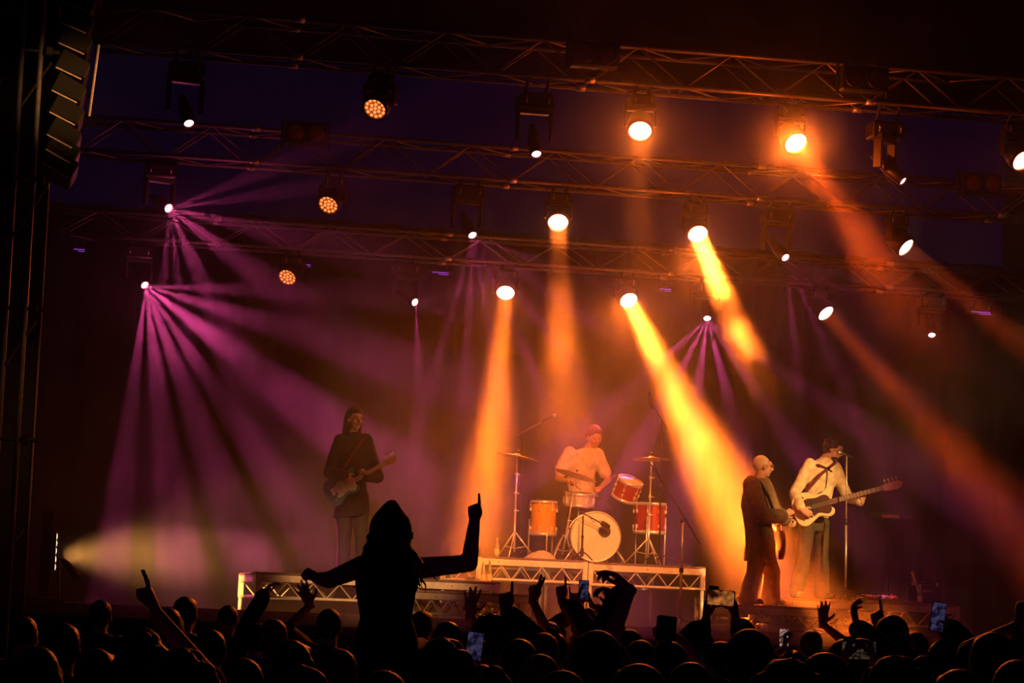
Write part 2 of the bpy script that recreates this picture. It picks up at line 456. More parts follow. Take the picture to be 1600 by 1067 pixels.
truss('rear lighting truss, lowest and dimmest of the three', xl[2], 8.4, YC, pc.z, h=.32)
TZ = {YA: pa.z, YB: pb.z, YC: pc.z}
# ================================================================ moving lights
def head_frame(d):
    """axes for a tilted head: x level, z along the beam"""
    x = d.cross(ZUP).normalized(); return x, d.cross(x).normalized(), d
def fixture(px, py, ys, d, kind, label, group, lens_mat):
    """hanging moving head: clamp, base, yoke, head with ring and lens; returns (root, lens centre)"""
    lens = S(px, py, ys); big = kind != 'spot'
    R = .115 if big else .05; HL = .17 if big else .27
    piv = lens - d * HL
    tz = TZ[ys]; top = tz - .02
    root = thing('wash_light' if big else 'spot_light', label, 'stage light', V(piv.x, piv.y, top), YAW, group)
    inv = Matrix.Rotation(-YAW, 3, 'Z'); O = V(piv.x, piv.y, top)
    def lc(p): return inv @ (p - O)
    p = lc(piv); dl = inv @ d
    bh = .13 if big else .17; bz = min(p.z + (.27 if big else .36), -.14); dy = ys - EY.dot(piv - ORG)
    dy += .45 if dy < -.22 else 0.0
    bw = .26 if big else .36
    Mesh().box(V(0, 0, bz), (bw, bw * .8, bh), bev=.02).build('base', m_blackplastic, root)
    for s in (-1, 1):
        Mesh().tube(V(s * bw * .3, 0, bz + bh / 2), V(s * bw * .3, dy, .0), .02, n=8).build('clamp', m_blackmetal, root)
        M = Mesh().path([V(s * bw * .32, -bw * .42, bz - .03), V(s * bw * .32, -bw * .5, bz), V(s * bw * .32, -bw * .42, bz + .04)], .008); M.build('handle', m_alu, root, True)
    x = dl.cross(ZUP).normalized(); yk = .155 if big else .17
    M = Mesh(); bb = bz - bh / 2
    for s in (-1, 1):
        M.box(p.lerp(V(0, 0, bb), .48) + x * (s * yk), (.035, .10, abs(bb - p.z) + .10), (x, x.cross(ZUP), ZUP), bev=.012)
    M.box(V(0, 0, bb - .012), (2 * yk + .035, .12, .05), (x, x.cross(ZUP), ZUP), bev=.015)
    M.build('yoke', m_blackplastic, root)
    a = head_frame(dl); le = lc(lens); rr = R * 1.18
    prof = [(.001, -HL * 1.75), (rr * .55, -HL * 1.7), (rr * .85, -HL * 1.2), (rr * (1.0 if big else 1.25), -HL * .7), (rr * (1.03 if big else 1.15), -HL * .25), (rr, .0), (R * 1.02, .012), (R, -.012)]
    hd = Mesh().lathe(prof, 28, le, a).build('head', m_blackplastic, root, True)
    Mesh().lathe([(R * 1.0, -.01), (R * 1.12, .004), (R * 1.15, .018), (R * 1.0, .02), (R, -.01)], 28, le, a).build('lens_ring', m_ring, hd, True)
    if kind == 'cells':
        Mesh().lathe([(R, -.012), (.0001, -.012)], 28, le, a).build('lens', m_cellback, hd)
        M = Mesh()
        for ring, cnt in ((0, 1), (1, 6), (2, 12)):
            for k in range(cnt):
                t = 2 * math.pi * k / cnt + ring * .2; c = le + (a[0] * math.cos(t) + a[1] * math.sin(t)) * (ring * R * .40)
                M.lathe([(R * .155, -.008), (R * .12, .002), (.0001, .005)], 8, c, a)
        tag(M.build('led_cells', lens_mat, hd, True), kind='stuff')
    else:
        Mesh().lathe([(R, -.010), (R * .8, .006), (R * .4, .014), (.0001, .016)], 28, le, a).build('lens', lens_mat, hd, True)
    return root, lens
RED = (1, .085, .006)
WASH = [  # px, py, truss, angle, alpha, beam power, beam angle, glow, colour, label
    (1000, 204, YA, -90, 33, 12, 12, 12, OR, 'round orange wash light glowing on the front truss, above the drummer'),
    (1243, 223, YA, -56, 38, 38, 14, 60, RED, 'round orange wash light with a wide red halo, front truss above the singer'),
    (1597, 250, YA, -45, 45, 8, 8, 9, OR, 'orange wash light cut off by the picture edge, end of the front truss'),
    (872, 347, YB, -88, 32, 30, 10, 10, OR, 'round orange wash light with a straight downward beam on the middle truss'),
    (1090, 365, YB, -68, 36, 300, 8.5, 30, OR, 'brightest orange wash light, short dense beam breaking into a smoke puff'),
    (1415, 386, YB, -40, 58, 11, 12, 5, RED, 'narrow tilted oval wash light near the end of the middle truss'),
    (790, 457, YC, -95, 36, 62, 11, 10, OR, 'orange wash light on the rear truss whose beam falls beside the drums'),
    (982, 469, YC, -63, 36, 270, 12.5, 16, OR, 'orange wash light on the rear truss with a long beam slanting past the drums'),
    (1290, 489, YC, -48, 52, 28, 14, 6, RED, 'narrow tilted oval wash light on the rear truss above the bass player')]
for px, py, ys, ang, al, pw, deg, glow, wc, lab in WASH:
    d = aimdir(S(px, py, ys), ang, al)
    root, le = fixture(px, py, ys, d, 'wash', lab, 'lit orange wash lights', m_lens_hot)
    add_light('beam', 'AREA', le + d * .03, d, pw, wc, root, shape='DISK', size=.2, spread=math.radians(deg))
    if glow > 8: add_light('halo_fill', 'POINT', le + d * .14, None, glow, (1, .11, .008), root, shadow_soft_size=.06)  # point lamp added for the halo round the lens
    wide = {204: (500, V(0, 7, 1.5)), 223: (1100, V(0, 7, 1.5)), 365: (380, S(1000, 900, -2.5)), 457: (270, S(700, 880, -2.0)), 469: (650, S(900, 890, -2.5))}.get(py)
    if wide:      # extra wide lamp added for haze glow and rim light on the crowd
        e = (wide[1] - le).normalized(); add_light('haze_rim_fill', 'SPOT', le + e * .12, e, wide[0], (1, .15, .014), root, spot_size=math.radians(80), spot_blend=1.0, shadow_soft_size=.08)
for px, py, ys, lab in [(586, 170, YA, 'dim honeycomb wash light on the front truss, highest of the three'),
                        (513, 320, YB, 'dim honeycomb wash light on the middle truss'),
                        (449, 433, YC, 'dim honeycomb wash light on the rear truss, lowest of the three')]:
    d = aimdir(S(px, py, ys), -122, 36)
    fixture(px, py, ys, d, 'cells', lab, 'dim honeycomb wash lights', m_cell)
# px, py, truss, power, lobes (angle, alpha, half width, gain), label
SPOT = [
    (263, 325, YB, 1900, [(22, 42, 4, .7), (9, 42, 3.5, .7), (-13, 42, 5, 1), (-37, 40, 6, 1), (-66, 38, 5.5, .9), (-83, 38, 3, .9), (-95, 38, 3.2, 1)], 'purple spot light fanning rays to the side, upper of the two by the speaker tower'),
    (226, 445, YC, 7500, [(-2, 42, 3.5, .7), (-17, 42, 4.5, .9), (-37, 40, 5.5, 1.2), (-56, 38, 3.6, 1), (-69, 36, 4, 1), (-83, 36, 4, 1), (-97, 36, 3, 1)], 'purple spot light fanning rays downward, lower of the two by the speaker tower'),
    (738, 367, YB, 6000, [(-20, 40, 2.2, .6), (-36, 40, 2.2, .7), (-52, 40, 2.2, .8), (-66, 40, 2.2, 1), (-80, 40, 2.2, 1), (-93, 40, 2.2, 1), (-106, 40, 2.2, .8)], 'small purple spot light splitting into thin rays on the middle truss'),
    (648, 472, YC, 1500, [(-88, 40, 4, 1), (15, 40, 4, .5), (-20, 40, 4, .5)], 'pink pear-shaped spot light with one thin downward ray, rear truss'),
    (1105, 497, YC, 5500, [(-35, 40, 4, .7), (-55, 40, 4, .9), (-75, 40, 4, 1), (-98, 40, 4, 1), (-118, 40, 4, .9), (-138, 40, 4, .7)], 'small pink spot light fanning lilac rays beside the smoke puff'),
    (1227, 402, YB, 3000, [(-15, 40, 2, .5), (-30, 40, 2, .6), (-48, 40, 2, .8), (-66, 40, 2.4, 1), (-85, 40, 2.4, 1)], 'small pink spot light throwing faint thin rays on the middle truss'),
    (295, 192, YA, 30, [(-75, 40, 6, 1)], 'small reddish spot light at the speaker tower end of the front truss'),
    (838, 240, YA, 40, [(-80, 40, 6, 1)], 'spot light with a half-lit lens hanging low from the front truss'),
    (1410, 282, YA, 0, [], 'tilted spot light with a small bright lens, front truss beyond the halo'),
    (1456, 523, YC, 14, [(-85, 40, 6, 1)], 'tiny pink spot light at the far end of the rear truss')]
for px, py, ys, pw, lobes, lab in SPOT:
    pos = S(px, py, ys)
    if lobes:
        ds = [(aimdir(pos, a, al), w * .82, g) for a, al, w, g in lobes]
        ax = sum((q[0] for q in ds), Vector()).normalized()
    else: ax = aimdir(pos, -40, 62)
    root, le = fixture(px, py, ys, ax, 'spot', lab, 'small spot lights on the trusses', m_lens_edge)
    if lobes:
        half = max(math.degrees(ax.angle(q[0])) + q[1] * 1.15 for q in ds)
        lo = add_light('beam', 'SPOT', le + ax * .04, ax, pw, PU, root, spot_size=math.radians(2 * half + 1), spot_blend=.02, shadow_soft_size=.012)
        gobo(lo.data, ds)
        if pw > 1600 and px < 300: add_light('halo_fill', 'POINT', le + ax * .12, None, 5.0, (1, .10, .28), root, shadow_soft_size=.03)  # extra point added for a pink halo
# ================================================================ two-lamp blinders set into the trusses
m_parglass = mat('unlit blinder glass', (.25, .09, .06), .25, .2, .2, 30)
def blinder(px, py, ys, label):
    c = L(px, py, ys); r = thing('blinder_light', label, 'stage light', W(c.x, ys - .12, TZ[ys]), YAW, 'unlit two-lamp blinders')
    z = c.z - TZ[ys]
    Mesh().box(V(0, 0, z), (.50, .16, .27), bev=.02).build('housing', m_blackmetal, r)
    for s in (-1, 1):
        Mesh().box(V(s * .27, .03, z), (.02, .05, .34), bev=.005).build('bracket', m_blackmetal, r)
        ax = (V(1, 0, 0), V(0, 0, 1), V(0, -1, 0))
        Mesh().lathe([(.10, 0), (.108, .03), (.095, .035), (.09, .02)], 24, V(s * .118, -.08, z), ax).build('lamp_rim', m_blackmetal, r, True)
        Mesh().lathe([(.092, .018), (.06, .03), (.0001, .034)], 24, V(s * .118, -.08, z), ax).build('lamp_glass', m_parglass, r, True)
blinder(923, 90, YA, 'unlit two-lamp blinder on the front truss between the two round lamps')
blinder(1343, 128, YA, 'unlit two-lamp blinder on the front truss past the red halo')
blinder(476, 213, YB, 'unlit two-lamp blinder on the middle truss left of the honeycomb light')
blinder(1526, 291, YB, 'unlit two-lamp blinder at the far end of the middle truss')
# ================================================================ speaker tower and line array by the picture's edge
m_cab = mat('black speaker cabinet', (.005, .005, .005), .95, 0, .3, 20, .1)
m_edge = mat('pale lit edge', (.55, .42, .30), .4, .2, .2, 30)  # pale colour holds the light caught along edges
YP = -4.0
def line_array():
    top = L(122, 5, YP); r = thing('line_array_speaker', 'hanging column of black speaker cabinets with lit lower edges put in as pale strips', 'speaker', W(*top), YAW)
    ys = [28, 60, 92, 130, 166, 200, 235, 258, 280]
    fr = [122, 118, 116, 112, 106, 103, 99, 97, 94]
    Mesh().box(V(0, 0, .05), (.45, .6, .05), bev=.01).build('flying_frame', m_blackmetal, r)
    for s in (-1, 1): Mesh().tube(V(s * .15, 0, .05), V(0, 0, 1.4), .008, n=6).build('hoist_chain', m_blackmetal, r)
    for k in range(len(ys)):
        c = L(fr[k], ys[k] - 16, YP) - top; tilt = math.radians(18 + 1.2 * k)
        a = V(math.cos(tilt), 0, -math.sin(tilt)); up = V(math.sin(tilt), 0, math.cos(tilt)); f = V(0, 1, 0)
        w = .28
        b = Mesh().prism([(-w / 2, -.10), (w / 2, -.075), (w / 2, .075), (-w / 2, .10)], .9, .012, c, (a, f, up)).build('cabinet', m_cab, r)
        Mesh().box(c + up * -.098 - f * .44, (w * .92, .03, .012), (a, f, up)).build('lit_edge_strip', m_edge, b)  # lit lower edge put in as a pale strip
        Mesh().box(c + a * (w / 2 + .006), (.012, .8, .13), (a, f, up), bev=.004).build('grille', m_blackmetal, b)
    p0 = L(152, 85, YP) - top; p1 = L(137, 195, YP) - top
    Mesh().tube(p0 + V(0, -.46, 0), p1 + V(0, -.46, 0), .012, n=6).build('side_edge_bar', m_edge, r)  # bright side edge of the column drawn as a pale bar
line_array()
def tower():
    b = L(20, 960, YP - .6); r = thing('scaffold_tower', 'black scaffold tower with thin orange lit poles beside the stage', 'tower', W(b.x, b.y, 0), YAW)
    for k, (px, yy) in enumerate(((-8, -.6), (22, -.6), (-40, .5), (22, .5))):
        x = L(px + 8, 640, YP + yy).x - b.x
        Mesh().tube(V(x, yy + .6, 0), V(x, yy + .6, 9.0), .025, n=8).build('pole', m_alud if k in (0, 1) else m_blackmetal, r, True)
    for z in (1.2, 3.1, 4.3, 5.5, 6.7, 7.9):
        Mesh().tube(V(-.75, 0, z), V(.12, 0, z), .02, n=8).build('ledger', m_blackmetal, r, True)
        Mesh().tube(V(-.6, 0, z), V(.05, 0, z + 1.1), .014, n=6).build('diagonal', m_blackmetal, r, True)
        for x in (-.28, .02):
            Mesh().box(V(x, -.03, z), (.07, .07, .09), bev=.015).build('clamp', m_blackmetal, r)
tower()
x0 = L(-60, 700, -3.2).x; x1 = L(50, 700, -3.2).x
struct(Mesh().box(W((x0 + x1) / 2 - .2, -2.9, 4.4), (x1 - x0 + .4, .5, 8.8), AX), 'wall_left', m_canvas)
tag(Mesh().tube(W(x1 + .01, -3.16, 1.0), W(x1 + .01, -3.16, 8.6), .012, n=6).build('trim_wing_highlight', m_edge, None, True), kind='structure')  # lit edge of the wing put in as a pale tube
# ================================================================ side blinder: a column of round lamps aimed across the stage
m_bulb = mat('lit side lamp', (1, .8, .5), .3, 0, .05, 30, emit=(1, .72, .36), es=5)
def side_lamps():
    c = L(86, 865, -.8); r = thing('side_blinder', 'upright column of five round lamps glowing edge-on by the wing', 'stage light', W(c.x, -.8, DECKZ), YAW)
    Mesh().box(V(-.09, 0, .72 - .2), (.12, .3, .9), bev=.015).build('housing', m_blackmetal, r)
    Mesh().box(V(-.09, 0, .03), (.4, .4, .05), bev=.01).build('base_plate', m_blackmetal, r)
    Mesh().tube(V(-.09, 0, .05), V(-.09, 0, .2), .025).build('post', m_blackmetal, r)
    for py in (838, 849, 861, 874, 886):
        p = L(90, py, -.8); z = p.z - DECKZ
        ax = (V(0, 1, 0), V(0, 0, 1), V(1, 0, 0)) if False else (V(0, .97, 0), V(0, 0, 1), V(1, -.22, 0).normalized())
        rm = Mesh().lathe([(.052, -.02), (.056, .02), (.05, .028), (.045, .01)], 20, V(-.02, -.02, z), ax).build('lamp_rim', m_blackmetal, r, True)
        Mesh().lathe([(.047, .008), (.03, .03), (.0001, .036)], 20, V(-.02, -.02, z), ax).build('lamp', m_bulb, rm, True)
    s = W(c.x + .1, -.8, c.z)
    add_light('side_beam', 'SPOT', s, (S(420, 872, 2.2) - s).normalized(), SIDE, (1, .40, .09), r, spot_size=math.radians(42), spot_blend=.8, shadow_soft_size=.1)
SIDE = 3000
side_lamps()
# black tubular lamp on a short arm in front of it
p0 = S(92, 871, -1.0); r = thing('tube_lamp', 'short black tubular lamp tilted down beside the lamp column', 'lamp', S(92, 930, -1.0))
o = Vector(r.location)
Mesh().path([V(0, 0, DECKZ - o.z), V(0, 0, 0), p0 - o], .012).build('arm', m_blackmetal, r, True)
q0, q1 = S(99, 876, -1.05) - o, S(123, 905, -1.15) - o
Mesh().tube(p0 - o, q0, .012, .02).build('hinge', m_blackmetal, r, True)
Mesh().lathe([(.001, 0), (.028, 0), (.040, .05), (.042, .2), (.046, .26), (.036, .26), (.034, .2)], 16, q0, frame(q1 - q0)).build('barrel', m_blackmetal, r, True)
# ================================================================ small purple led battens low on the rear truss
m_led = mat('purple led strip', (.3, .1, .6), .4, 0, .3, 80, emit=(.35, .07, .8), es=.5)
for px, py, w, lab in [(688, 427, .22, 'small purple led batten under the rear truss beside the thin-rayed light'), (1533, 489, .28, 'longer purple led batten at the dark end of the stage'),
                       (1040, 453, .16, 'faint purple led batten behind the long orange beam'), (482, 415, .06, 'single purple led glint near the lowest honeycomb light'), (124, 391, .14, 'faint blue led batten in the dark by the speaker tower')]:
    c = L(px, py, YC + .6); r = thing('led_batten', lab, 'stage light', W(c.x, c.y, c.z), YAW, 'purple led battens')
    Mesh().box(V(0, .05, .02), (w + .1, .07, .06), bev=.012).build('housing', m_blackmetal, r)
    Mesh().box(V(0, .012, .012), (w, .012, .014), bev=.003).build('led_strip', m_led, r)
    Mesh().box(V(w * .2, .012, -.012), (w * .6, .012, .01), bev=.003).build('led_strip', m_led, r)
    for s in (-1, 1): Mesh().tube(V(s * w * .4, .05, .04), V(s * w * .4, -.15, TZ[YC] - c.z), .012, n=6).build('hanger', m_blackmetal, r)
# ================================================================ risers
m_riser = mat('riser aluminium', (.72, .68, .62), .42, .35, .15, 14)
m_riserg = mat('grey step frame', (.30, .28, .30), .5, .2, .2, 14)
m_top = mat('riser plywood top', (.16, .11, .09), .55, 0, .3, 7, .08)
def riser(label, px0, px1, py0, ys, depth, bays, m=m_riser, fh=.26, rail=.075, group=None, py1=None, double=None):
    """aluminium platform: top board, lattice frame of rails and single diagonals, posts and legs"""
    a = L(px0, py0, ys); x1 = L(px1, py1 or py0 + (px1 - px0) * .045, ys).x; w = x1 - a.x; zt = a.z
    r = thing('stage_riser', label, 'platform', W(a.x, ys, DECKZ), YAW, group); h = zt - DECKZ
    Mesh().box(V(w / 2, depth / 2, h - .012), (w, depth, .024), bev=.004).build('top_board', m_top, r)
    z1 = h - .026 - rail / 2; z0 = max(h - fh, .03)
    for yy in (.025, depth - .025):
        Mesh().box(V(w / 2, yy, z1), (w, .045, rail), bev=.004).build('top_rail', m, r)
        Mesh().box(V(w / 2, yy, z0), (w, .03, .028), bev=.004).build('bottom_rail', m, r)
    for xx in (.03, w - .03):
        Mesh().box(V(xx, depth / 2, z1), (.045, depth - .1, rail), bev=.004).build('side_rail', m, r)
        Mesh().box(V(xx, depth / 2, z0), (.03, depth - .1, .028), bev=.004).build('side_rail', m, r)
        for yy in (.03, depth - .03):
            Mesh().box(V(xx, yy, (z0 + h - .026) / 2), (.06, .06, h - .026 - z0 + .028), bev=.005).build('corner_post', m, r)
            if z0 > .08: Mesh().tube(V(xx, yy, 0), V(xx, yy, z0), .024, n=10).build('leg', m, r, True)
    bw = (w - .12) / bays; zt2 = z1 - rail / 2
    up = Mesh().tube(V(0, 0, z0), V(bw / 2, 0, zt2), .008, n=6).data('diagonal', m); dn = Mesh().tube(V(0, 0, zt2), V(bw / 2, 0, z0), .008, n=6).data('diagonal', m)
    for yy in (.025, depth - .025):
        for k in range(bays):
            link('diagonal', dn, r, (.06 + k * bw, yy, 0)); link('diagonal', up, r, (.06 + (k + .5) * bw, yy, 0))
    for k in range(3):      # bolt heads along the front rail
        Mesh().tube(V(w * (.2 + .3 * k), .0, z1), V(w * (.2 + .3 * k), -.006, z1), .007, n=6).build('bolt', m_blackmetal, r)
    return r, zt
R1, Z1 = riser('long low aluminium riser under the guitarist with the dark blue guitar', 400, 782, 893, -.9, 2.1, 9, py1=911)
R2, Z2 = riser('drum riser platform under the bass drum', 745, 919, 868, 1.25, 2.6, 5, group='drum risers', py1=878)
R3, ZZ = riser('drum riser platform reaching past the drums to the boom stand', 920, 1103, 877.5, 1.25, 2.6, 5, group='drum risers', py1=889)
R4, Z4 = riser('aluminium riser under the bass player', 1172, 1500, 931, -.05, 2.5, 8, py1=951)
R5, Z5 = riser('grey low step in front of the drum riser', 640, 842, 921, -1.78, .8, 7, m_riserg, .24, .07, py1=931)
R6, Z6 = riser('grey low step the singer stands on', 1140, 1386, 943.5, -.92, .8, 7, m_riserg, .24, .08, py1=956)
# ================================================================ bottles
def bottle(px, py0, py1, ys, label, m, rad=.03, zb=None):
    b = L(px, py1, ys); t = L(px, py0, ys); h = t.z - b.z; z = zb if zb is not None else b.z
    r = thing('bottle', label, 'bottle', W(b.x, ys, z), 0, 'drink bottles on the risers')
    Mesh().lathe([(.001, 0), (rad, 0), (rad * 1.02, .01), (rad, h * .5), (rad * .85, h * .62), (rad * .42, h * .78), (rad * .4, h * .93), (rad * .001, h * .93)], 16).build('glass_body', m, r, True)
    Mesh().lathe([(rad * 1.04, h * .14), (rad * 1.04, h * .42)], 16).build('paper_label', m_label, r, True)
    Mesh().lathe([(rad * .45, h * .92), (rad * .46, h), (.001, h)], 12).build('cap', m_alu, r, True)
bottle(776, 838, 868, 1.45, 'pale bottle standing alone on the corner of the drum riser', m_glassc, zb=Z2)
bottle(755, 873, 907, .98, 'clear bottle beside the drum riser post, left of the green one', m_glassc, zb=Z1)
bottle(764, 871, 908, .92, 'green bottle with a gold label beside the drum riser post', m_glass, zb=Z1)
bottle(1437, 914, 944, .55, 'water bottle standing alone on the bass player riser', m_glassc, zb=Z4)
# ================================================================ microphone stands
def mic(M1, M2, tip, d, parent, r0=.022):
    d = d.normalized(); a = frame(d)
    Mesh().lathe([(.001, -.16), (.010, -.16), (.016, -.03), (.018, 0)], 14, tip, a).build('microphone', M1, parent, True)
    Mesh().lathe([(.018, 0), (r0, .012), (r0 * 1.05, .03), (r0 * .8, .05), (.001, .058)], 14, tip, a).build('mic_grille', M2, parent, True)
m_grille = mat('steel mic grille', (.35, .33, .3), .35, .9, .3, 200, .3)
def stand(label, base, top, name='microphone_stand', m=m_alu, legs=3, rad=.008, spread=.3, rot=.4):
    r = thing(name, label, 'microphone stand', base); h = top - base
    Mesh().tube(V(0, 0, .05) + h * .0, h * .55, rad * 1.35, n=10).build('lower_tube', m, r, True)
    Mesh().tube(h * .53, h, rad, n=10).build('upper_tube', m, r, True)
    Mesh().tube(h * .52, h * .56, rad * 2, n=10).build('clutch', m_blackplastic, r, True)
    for k in range(legs):
        t = rot + 2 * math.pi * k / legs
        Mesh().path([V(0, 0, .12), V(math.cos(t) * spread * .5, math.sin(t) * spread * .5, .075), V(math.cos(t) * spread, math.sin(t) * spread, .012)], rad * .9).build('leg', m_blackmetal, r, True)
    Mesh().tube(V(0, 0, .06), V(0, 0, .15), .022, n=10).build('hub', m_blackplastic, r, True)
    return r
# tall stand in front of the drums with a boom crossing towards the cymbal
ys = -1.2
b = S(1062, 975, ys); b = W(L(1062, 975, ys).x, ys, DECKZ); t = S(1067, 813, ys)
r = stand('tall yellowish microphone stand in front of the drum riser with a slanting boom', b, t, m=mat('brushed brass tube', (.75, .55, .28), .35, .6, .15, 20), rad=.012)
p, q = S(1020, 727, ys + .1) - b, S(1094, 850, ys - .05) - b
Mesh().tube(p, q, .007, n=8).build('boom', m_blackmetal, r, True)
Mesh().tube(t - b - V(.02, 0, .02), t - b + V(.02, 0, .03), .02).build('boom_clamp', m_blackplastic, r, True)
mic(m_blackplastic, m_grille, p, p - q, r)
# overhead boom on the drum riser
ys = 1.5
b = W(L(1030, 880, ys).x, ys, Z2); t = S(1034, 657, ys)
r = stand('black overhead boom stand rising behind the cymbal above the drums', b, t, m=m_blackmetal)
p, q = S(1019, 632, ys) - b, S(1042, 668, ys) - b
Mesh().tube(p, q, .008, n=8).build('boom', m_blackmetal, r, True)
Mesh().lathe([(.001, -.02), (.018, -.02), (.02, .06), (.016, .17), (.001, .18)], 12, p + V(-.01, 0, -.03), frame(S(1016, 611, ys) - b - p)).build('microphone', m_blackplastic, r, True)
ys = 2.85
b = W(L(815, 860, ys).x, ys, Z2); t = S(815, 676, ys)
r = stand('thin overhead boom stand behind the tilted cymbal, half lost in smoke', b, t, m=m_blackmetal, rad=.006)
p, q = S(864, 650, ys) - b, S(806, 681, ys) - b
Mesh().tube(p, q, .007, n=8).build('boom', m_alud, r, True)
mic(m_blackplastic, m_grille, p, p - q, r)
# stand of the bass player
ys = .34
b = W(L(1321, 936, ys).x, ys, Z4); t = S(1323, 712, ys)
r = stand('straight tripod microphone stand in front of the bass player', b, t, rad=.009, spread=.32, rot=.2)
mic(m_blackplastic, m_grille, S(1314, 708, ys) - b, S(1306, 706, ys) - S(1322, 712, ys), r)
# short stand holding the bass drum microphone
ys = 1.6
b = W(L(909, 872, ys).x, ys, Z2); t = S(911, 806, ys)
r = stand('short black stand with a boom reaching into the bass drum', b, t, m=m_blackmetal, rad=.010, spread=.14)
Mesh().tube(S(906, 799, ys) - b, S(944, 820, ys) - b, .008).build('boom', m_blackmetal, r, True)
Mesh().lathe([(.001, -.02), (.03, -.02), (.034, .03), (.026, .09), (.001, .1)], 14, S(942, 818, ys) - b, frame(S(949, 822, ys) - S(942, 818, ys))).build('microphone', m_blackplastic, r, True)
# ================================================================ pedals, boxes and cables on the decks
m_pedal = [mat('pedal ' + n, c, .4, .3, .2, 30) for n, c in (('silver', (.6, .58, .55)), ('orange', (.6, .2, .04)), ('black', (.03, .03, .03)))]
def pedalboard(px, py, ys, zb, label, n):
    p = L(px, py, ys); r = thing('pedalboard', label, 'pedalboard', W(p.x, ys, zb), YAW)
    w = .1 * n + .06
    Mesh().box(V(0, 0, .025), (w, .3, .03), bev=.006).build('board', m_blackmetal, r)
    for k in range(n):
        x = -w / 2 + .08 + .1 * k
        pd = Mesh().prism([(-.06, .04), (.06, .04), (.06, .085), (-.06, .062)], .07, .005, V(x, .02, 0), (V(0, 1, 0), V(1, 0, 0), ZUP)).build('pedal', m_pedal[k % 3], r)
        Mesh().tube(V(x, -.02, .065), V(x, -.02, .082), .009, n=8).build('footswitch', m_chrome, pd, True)
        Mesh().tube(V(x, .06, .08), V(x, .06, .098), .011, n=8).build('knob', m_blackplastic, pd, True)
pedalboard(1372, 934, .45, Z4, 'pedalboard with small glinting pedals beside the tripod stand', 5)
pedalboard(600, 900, -.45, Z1, 'pedalboard at the feet of the guitarist with the dark blue guitar', 4)
def cable(pts, label, r=.009):
    P = [Vector(p) for p in pts]; q = []
    for i in range(len(P) - 1):
        p0, p1, p2, p3 = P[max(i - 1, 0)], P[i], P[i + 1], P[min(i + 2, len(P) - 1)]
        for k in range(5):
            t = k / 5; q.append(.5 * ((2 * p1) + (p2 - p0) * t + (2 * p0 - 5 * p1 + 4 * p2 - p3) * t * t + (3 * p1 - p0 - 3 * p2 + p3) * t ** 3))
    q.append(P[-1]); M = Mesh().path([v - P[0] for v in q], r)
    tag(M.build('cable', m_cable, None, True, loc=P[0]), label, 'cable')
def zdeck(px, ys, z, py=930): return W(L(px, py, ys).x, ys, z)
cable([zdeck(1100, -.3, DECKZ + .01), zdeck(1125, -.2, DECKZ + .01), zdeck(1140, -.5, DECKZ + .01), zdeck(1180, -1.15, DECKZ + .01)], 'black cable lying on the deck beside the singer step')
cable([zdeck(1080, 1.65, Z2 + .01), zdeck(1060, 1.55, Z2 + .01), zdeck(1045, 1.8, Z2 + .01), zdeck(1040, 1.6, Z2 + .01)], 'black cable on the drum riser below the cymbal stand')
cable([zdeck(1345, .9, Z4 + .01), zdeck(1365, .95, Z4 + .01), zdeck(1395, .8, Z4 + .01), zdeck(1420, .9, Z4 + .01)], 'black cable on the bass player riser beside the pedals')
# gold boxes standing in for bright lit gear under the steps
def gear_box(px, py, ys, label):
    p = L(px, py, ys); r = thing('lit_gear_box', label, 'lamp', W(p.x, ys, DECKZ), YAW, 'small gold gear boxes under the steps')
    Mesh().box(V(0, 0, .05), (.12, .10, .1), bev=.015).build('housing', m_label, r)
    Mesh().lathe([(.045, 0), (.042, .012), (.0001, .02)], 14, V(0, -.05, .055), (V(1, 0, 0), ZUP, V(0, -1, 0))).build('lens', m_chrome, r, True)
gear_box(766, 958, -1.4, 'gold box standing for lit gear on the deck below the two bottles')
gear_box(1352, 975, -1.1, 'gold box standing for lit gear on the deck below the tripod stand')
gear_box(1190, 972, -1.2, 'gold box standing for lit gear on the deck under the singer step')
# dark music stand whose lit tray edge is put in as a pale strip
ys = 1.75; b = W(L(1388, 925, ys).x, ys, Z4); r = thing('music_stand', 'dark music stand with a lit flat tray behind the bass neck', 'music stand', b, YAW)
hh = L(1388, 806, ys).z - Z4
Mesh().tube(V(0, 0, .1), V(0, 0, hh), .010).build('pole', m_blackmetal, r, True)
Mesh().box(V(.02, 0, hh), (.5, .34, .014), (V(1, 0, 0), V(0, .97, .24).normalized(), V(0, -.24, .97).normalized()), bev=.004).build('tray', m_blackmetal, r)
Mesh().box(V(-.05, -.15, hh - .012), (.22, .03, .04), bev=.004).build('lit_tray_edge', m_label, r)
for k in range(3): Mesh().tube(V(0, 0, .14), V(.25 * math.cos(k * 2.1), .25 * math.sin(k * 2.1), .01), .008).build('leg', m_blackmetal, r, True)
# yellow stick leaning behind the water bottle
ys = .9; p = S(1425, 893, ys); q = S(1433, 917, ys); e = W(L(1438, 940, ys).x, ys, Z4)
r = thing('equipment_case', 'low black equipment case behind the water bottle', 'case', W(L(1438, 940, 1.15).x, 1.15, Z4), YAW)
Mesh().box(V(0, 0, .13), (.42, .3, .22), bev=.02).build('body', m_blackplastic, r)
Mesh().box(V(0, 0, .255), (.42, .3, .03), bev=.01).build('lid', m_blackplastic, r)
Mesh().path([V(-.08, -.16, .15), V(-.06, -.19, .16), V(.06, -.19, .16), V(.08, -.16, .15)], .008).build('handle', m_alu, r, True)
for s in (-1, 1): Mesh().box(V(s * .15, -.155, .24), (.04, .012, .05), bev=.003).build('latch', m_chrome, r)
M = Mesh().tube(V(0, 0, 0), p - q, .016, n=10); M.tube((q - p) * -.0 + (e - q) , V(0, 0, 0), .010, n=8)
